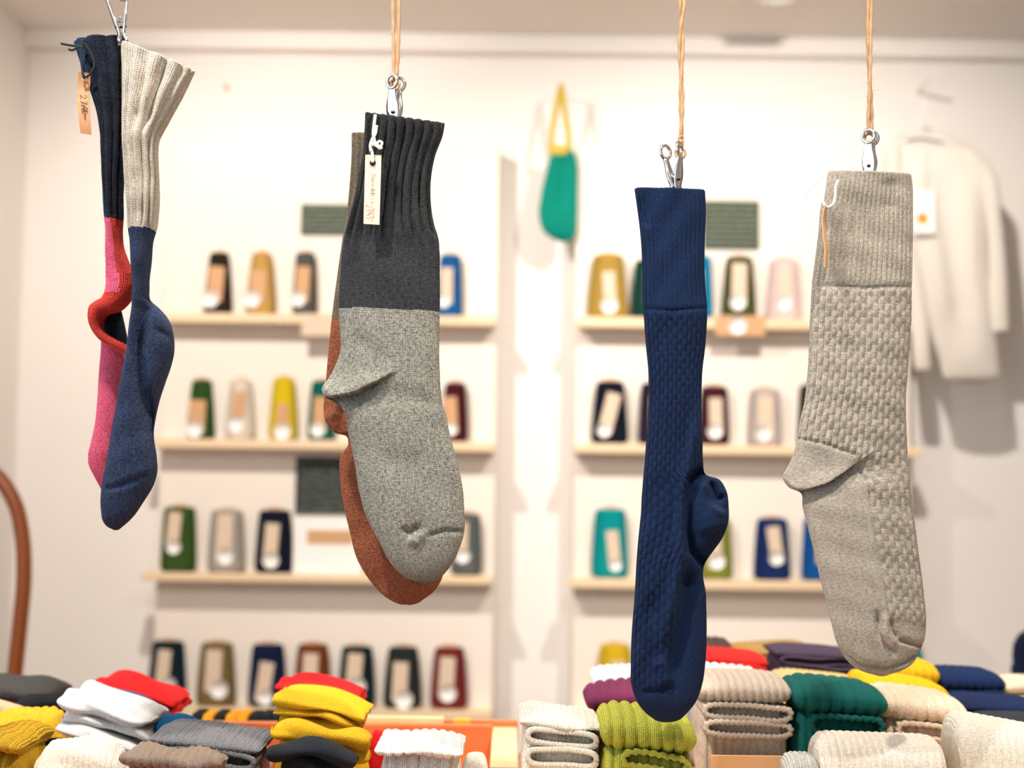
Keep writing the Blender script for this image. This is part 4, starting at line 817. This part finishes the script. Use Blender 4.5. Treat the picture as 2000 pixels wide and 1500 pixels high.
def folded(x0, x1, ys, Y, floor, rgb, label, D=0.11, rib=(0.0085, 0.0016), tilt=0.0, rough=0, offs=None, sq=2.4, wr=0.0, arch=0.0, yaw=0.0, insets=None, endk=4.5):
    """ys: pixel heights from the top down: top, lower edge of the top fold, edges of the cuff mouths, bottom.
    ribbed pairs: a wrapped body with cuff mouths in front; plain pairs: thin draped layers"""
    _seed[0] += 1; rr = random.Random(_seed[0]); xm = (x0 + x1) / 2; a, b = P(x0, ys[0], Y).x, P(x1, ys[0], Y).x; zs = [P(xm, y, Y).z for y in ys]
    zs[-1] = floor; base = floor
    t = thing('folded_socks', ((a + b) / 2, Y + D / 2, base), label, 'socks', GRP); m = pileknit(rgb, rough); n = len(zs) - 1
    if rib:
        rib = (rib[0], rib[1] * 2.3); mouths = n - 2
        cushion(a, b, Y, zs[1] - 0.004 if n > 1 else zs[1], zs[0], D, m, t, rib, sq, endk, tilt, base, _seed[0] * 10, arch, wr, 'top_fold', yaw=yaw)
        if n > 1: cushion(a + .002, b - .002, Y + 0.006, base, zs[1] + 0.006, D - .008, m, t, rib, 3.4, 9, tilt, base, _seed[0] * 10 + 1, 0, wr, 'wrap', yaw=yaw)
        for i in range(max(0, mouths)):
            h = zs[i + 1] - zs[i + 2]; ins = insets[i + 1] if insets else 0.006
            cuff_loop(a + ins, b - ins * 0.5, (zs[i + 1] + zs[i + 2]) / 2 + 0.001, h * 1.02, Y - 0.001 - 0.003 * (i % 2), D * .6, m, t, (rib[0] * .7, rib[1] * .45), min(0.0042, h * .32), tilt * 0.8, _seed[0] * 7 + i)
    else:
        k = 0
        for i in range(n):
            sub = 2 if (zs[i] - zs[i + 1]) > 0.016 and i < n - 1 else 1
            for q in range(sub):
                zt_ = zs[i] - (zs[i] - zs[i + 1]) * q / sub; zl = zs[i] - (zs[i] - zs[i + 1]) * (q + 1) / sub; H = zt_ - zl
                ia, ib = (0, 0) if k == 0 else (rr.uniform(-.002, .012), rr.uniform(-.004, .008))
                cushion(a + ia, b - ib, Y + (rr.uniform(-.003, .007) if k else 0), zl - (0.005 if not (i == n - 1) else 0), zt_ + 0.001, D - .01, m, t, (0, 0), 2.1 if i < n - 1 else 3, 5.5, tilt + rr.uniform(-.06, .06), base, _seed[0] * 10 + k, rr.uniform(-.001, .006), wr * 1.1, 'top_fold' if k == 0 else 'fold', yaw=yaw); k += 1
    return t, base, (a, b)
R_ = (0.0085, 0.0016)
# right side: front shelf board and a low riser behind it carry the pairs
SA = cz - 0.275; SB = cz - 0.238
xa = P(1018, 1450, 1.32).x
t = thing('display_riser', (0.5, 1.45, TT), 'low wooden box under the right hand folded socks', 'riser')
box('front_step', (xr2 + .004, 1.22, TT), (1.05, 1.66, SA), M_PINE, t, .002); box('rear_step', (P(1195, 1400, 1.68).x, 1.661, TT), (1.05, 2.10, SB), M_PINE, t, .002)
dg = math.radians
f_ = folded
# rear row (right)
f_(1376, 1434, [1254, 1282, 1330], 1.90, SB, (84, 66, 62), 'grey brown ribbed socks at the back right of the navy toe', D=.10)
f_(1425, 1590, [1262, 1284, 1300, 1330], 1.92, SB, (190, 154, 90), 'tan ribbed socks in the back row behind the purple pair', D=.10, tilt=dg(4))
f_(1376, 1504, [1278, 1300, 1322, 1345], 1.76, SB, (226, 44, 40), 'scarlet ribbed socks behind the white and beige pairs', D=.10, tilt=dg(-4))
f_(1514, 1698, [1270, 1286, 1304, 1322, 1342], 1.765, SB, (74, 62, 84), 'purple grey socks folded in thin layers', D=.10, rib=(.006, .0008), tilt=dg(-3), wr=.001)
f_(1786, 1808, [1262, 1340], 1.90, SB, (0, 110, 116), 'teal socks peeping out behind the greige toe', D=.08)
f_(1700, 1842, [1290, 1338, 1372], 1.70, SB, (250, 190, 30), 'upper bright yellow ribbed socks under the greige toe', D=.09, tilt=dg(-5))
f_(1843, 1970, [1314, 1352, 1374, 1400], 1.70, SB, (18, 40, 84), 'upper navy ribbed socks at the right', D=.10, tilt=dg(-2))
f_(1966, 2060, [1330, 1380, 1400], 1.70, SB, (236, 222, 196), 'cream socks cut by the right edge', D=.08, rib=None)
# second row
f_(1158, 1262, [1312, 1352, 1420], 1.665, SB, (244, 242, 238), 'white ribbed socks above the burgundy pair', D=.10, tilt=dg(3))
f_(1530, 1705, [1324, 1346, 1400], 1.665, SB, (226, 190, 132), 'sand coloured flat socks behind the green pair', D=.09, rib=(.007, .0012), tilt=dg(-5))
f_(1688, 1862, [1328, 1366, 1420], 1.565, SA, (250, 188, 26), 'lower bright yellow ribbed socks in the right pile', D=.09, tilt=dg(-9))
f_(1888, 2060, [1374, 1396, 1416, 1450], 1.54, SA, (18, 38, 80), 'lower navy socks at the right edge', D=.10, tilt=dg(-2))
f_(1925, 2060, [1404, 1424, 1470], 1.46, SA, (46, 50, 58), 'dark charcoal socks under the navy pair at the right edge', D=.07, rib=(.006, .0012))
f_(1146, 1300, [1342, 1388, 1418, 1450], 1.50, SA, (116, 44, 80), 'burgundy ribbed socks left of the navy toe', D=.10, tilt=dg(6), rib=(.0105, .002))
f_(1330, 1500, [1304, 1348, 1440], 1.56, SA, (246, 242, 236), 'bright white ribbed socks behind the beige pair', D=.06, rib=R_, tilt=dg(-4))
f_(1366, 1396, [1378, 1440], 1.52, SA, (200, 24, 30), 'small bit of red sock beside the navy toe', D=.03, rib=None)
f_(1366, 1552, [1324, 1378, 1410, 1442, 1490], 1.44, SA, (206, 190, 174), 'beige ribbed socks with open folds beside the green pair', D=.11, rib=(.0075, .0014), offs=[.006, -.002, .003, -.004, .004], insets=[0, .004, .004, .002, .003], tilt=dg(-1))
f_(1554, 1742, [1338, 1400, 1440, 1500], 1.43, SA, (12, 92, 86), 'dark green ribbed socks in the middle of the right pile', D=.11, rib=(.0105, .0018), offs=[.004, -.003, .0, .006], insets=[0, .014, .012, .004], tilt=dg(-5))
f_(1726, 1900, [1358, 1416, 1448, 1490], 1.46, SA, (244, 214, 186), 'peach cream ribbed socks right of the green pair', D=.11, rib=(.0105, .0018), offs=[.004, -.002, .0, .008], insets=[0, .012, .012, .012], tilt=dg(-7))
f_(1850, 1900, [1440, 1490], 1.40, SA, (200, 60, 56), 'red sock edge between the cream rolls', D=.04, rib=None)
# front row (right)
def roll(x0, x1, y0, Y, floor, rgb, label, rough=0, rib=(.006, .0009), tilt=0.0, D=.075):
    t, base, (a, b) = folded(x0, x1, [y0, y0 + 120], Y, floor, rgb, label, D=D, rib=rib, tilt=tilt, rough=rough, sq=2.5, endk=14, yaw=math.radians(-9))
    H = P(x0, y0, Y).z - base; c = Vector((a + .0050, Y + D * .40, base + H * .60)); pts = []     # wound layers showing at the roll's end
    for k in range(60):
        q = k / 59; an = q * 14 + 2.2; r_ = .024 * (1 - q * .85); pts.append(c + Vector((-.0015 * (1 - q), -math.cos(an) * r_, math.sin(an) * r_)))
    Vr, Fr = tube_vf(pts, .0026, 8); mesh('roll_edge', Vr, Fr, pileknit(rgb, rough), t, [((q % 8) * .002, (q // 8) * .003) for q in range(len(Vr))])
roll(1604, 1856, 1446, 1.30, SA, (226, 214, 198), 'oatmeal ribbed roll of socks at the bottom right')
roll(1878, 2060, 1414, 1.31, SA, (240, 228, 208), 'cream ribbed roll of socks cut by the right edge', tilt=dg(-9))
f_(1536, 1612, [1482, 1530], 1.30, SA, (178, 176, 172), 'light grey melange sock edge at the bottom right', D=.06, rib=(.004, .001), rough=1)
f_(1014, 1176, [1402, 1428, 1462, 1500, 1530], 1.33, SA, (246, 230, 208), 'thick cream socks folded in wavy layers', D=.11, rib=(.0055, .0006), wr=.0026, tilt=dg(-5), rough=1, sq=2.2)
f_(1174, 1366, [1398, 1474, 1508, 1530], 1.31, SA, (168, 170, 62), 'olive lime ribbed socks below the navy toe', D=.11, rib=(.0105, .002), offs=[.004, -.004, .002], insets=[0, .018, .016], tilt=dg(-6), rough=1)
a, b = P(1386, 1472, 1.435), P(1540, 1520, 1.435)
t = thing('kraft_band', ((a.x + b.x) / 2, 1.435, SA), 'brown kraft band below the beige ribbed socks', 'paper band'); box('band', (a.x, 1.425, SA + .0005), (b.x, 1.4285, a.z), M_KRAFT, t)

# left and centre, inside the crate
def soft(x0, x1, ys, Y, rgb, label, tilt=0, D=.11, wr=.0022, floor=FL, rib=None, rough=0, **k): return f_(x0, x1, ys, Y, floor, rgb, label, D=D, rib=rib, tilt=dg(tilt), wr=wr, rough=rough, **k)
soft(-80, 92, [1336, 1372, 1460], 1.64, (70, 70, 68), 'dark grey folded socks at the left edge', -4, rib=(.006, .0006))
soft(-60, 50, [1374, 1412, 1480], 1.545, (232, 190, 150), 'pale peach sock at the left edge below the dark grey pair', -12, D=.03)
soft(20, 124, [1362, 1390, 1480], 1.575, (22, 24, 28), 'black folded socks left of the white pair', 5, D=.058)
soft(-60, 124, [1392, 1470], 1.47, (238, 184, 46), 'yellow ribbed socks at the left edge', 7, D=.065, rib=(.008, .0014))
soft(174, 336, [1342, 1366, 1384, 1440], 1.62, (232, 34, 36), 'red folded socks behind the white pair', -13, wr=.003)
soft(160, 318, [1362, 1392, 1450], 1.545, (0, 92, 140), 'blue folded socks squeezed between the red and white pairs', -18, D=.06)
soft(106, 290, [1372, 1406, 1432, 1458, 1500], 1.43, (248, 246, 244), 'white folded socks piled at the left', -14, wr=.004)
soft(296, 396, [1414, 1442, 1475], 1.46, (0, 88, 138), 'blue sock behind the grey chunky pair', -9, D=.07)
soft(64, 152, [1450, 1500], 1.40, (20, 22, 26), 'black sock beside the cream ribbed pair', -3, D=.03)
soft(-60, 36, [1442, 1468, 1520], 1.30, (190, 150, 30), 'dark mustard chunky socks at the bottom left corner', -6, rough=1, rib=(.008, .002))
soft(40, 238, [1454, 1530], 1.32, (240, 226, 206), 'cream fine ribbed socks at the bottom left', 3, D=.065, rib=(.0048, .0009))
soft(288, 506, [1440, 1466, 1500, 1530], 1.34, (120, 122, 126), 'grey chunky knit socks at the bottom left', -6, rough=1, rib=(.006, .0009), wr=.0012)
soft(228, 430, [1472, 1500, 1530], 1.27, (134, 118, 104), 'taupe ribbed socks at the bottom left', -3, D=.05, rib=(.007, .0012))
soft(500, 534, [1482, 1520], 1.38, (240, 170, 156), 'small salmon pink sock beside the grey chunky pair', -8, D=.05)
soft(534, 700, [1340, 1362, 1384, 1440], 1.55, (232, 34, 38), 'red folded socks on the centre pile above the yellow ones', -7, D=.10, wr=.003)
soft(530, 712, [1372, 1408, 1432, 1460], 1.42, (236, 184, 34), 'upper yellow folded socks on the centre pile', -9, D=.12, wr=.0035)
soft(524, 722, [1424, 1452, 1480, 1510], 1.37, (234, 180, 32), 'lower yellow folded socks on the centre pile', -8, D=.05, wr=.0035)
soft(518, 694, [1462, 1484, 1520], 1.31, (22, 28, 34), 'black folded socks at the bottom of the centre pile', -6, D=.055)
soft(716, 758, [1442, 1500], 1.52, (214, 22, 28), 'small red sock edge right of the yellow pile', -20, D=.06)
soft(730, 904, [1458, 1476, 1530], 1.32, (246, 238, 230), 'off white ribbed socks at the bottom centre', -2, rib=(.0085, .0014), rough=1, endk=5)
soft(898, 956, [1482, 1520], 1.36, (244, 232, 212), 'small cream sock edge at the crate corner', 4, D=.05)

# black and amber striped socks lying behind the crate
YK = 1.84; a, b = P(368, 1396, YK), P(548, 1410, YK)
t = thing('striped_socks', ((a.x + b.x) / 2, YK + .04, TT), 'black and amber striped socks behind the crate', 'socks')
n = 8; cols = [(14, 22, 22), (232, 150, 26), (14, 22, 22), (232, 150, 26), (232, 150, 26), (14, 22, 22), (14, 22, 22), (14, 22, 22)]
for i in range(n):
    xa_, xb_ = a.x + (b.x - a.x) * i / n, a.x + (b.x - a.x) * (i + 1) / n
    cushion(xa_, xb_ + .001, YK, TT, a.z - 0.0006 * (i % 2), .07, pileknit(cols[i]), t, (0, 0), 5, 12, 0, TT, i, name='stripe')
a, b = P(336, 1396, YK - .01), P(372, 1406, YK - .01)
t = thing('white_card', ((a.x + b.x) / 2, YK - .01, TT), 'small pale card beside the striped socks', 'card'); box('card', (a.x, YK - .012, TT), (b.x, YK - .009, a.z), M_WHITE, t, .0005)

# navy knitted hat on a stand, cut by the right edge
YH = 2.6; c = P(2030, 1300, YH)
t = thing('knit_hat', (c.x, YH, TT), 'dark navy knitted hat cut by the right edge', 'hat')
pr = [(.0001, .062), (.02, .06), (.034, .05), (.042, .034), (.044, .016), (.043, 0), (.046, -.002), (.046, -.016), (.040, -.018)]
def lathe(prof, c, n=28): 
    V = []; Fc = []
    for r_, z in prof:
        for k in range(n): V.append((c[0] + r_ * math.cos(2 * math.pi * k / n), c[1] + r_ * math.sin(2 * math.pi * k / n), c[2] + z))
    for i in range(len(prof) - 1):
        for k in range(n): Fc.append((i * n + k, i * n + n + k, i * n + n + (k + 1) % n, i * n + (k + 1) % n))
    return V, Fc
V, Fc = lathe(pr, c); mesh('hat', V, Fc, pileknit((20, 34, 66)), t, [(v[0], v[2]) for v in V])
st = thing('hat_stand', (c.x, YH, 0), 'pale stand under the navy knitted hat', 'stand')
V, Fc = lathe([(.12, 0), (.12, .015), (.014, .03), (.014, c.z - .04), (.034, c.z - .03), (.036, c.z + .02), (.001, c.z + .03)], (c.x, YH, 0)); mesh('post', V, Fc, M_TRIM, st)
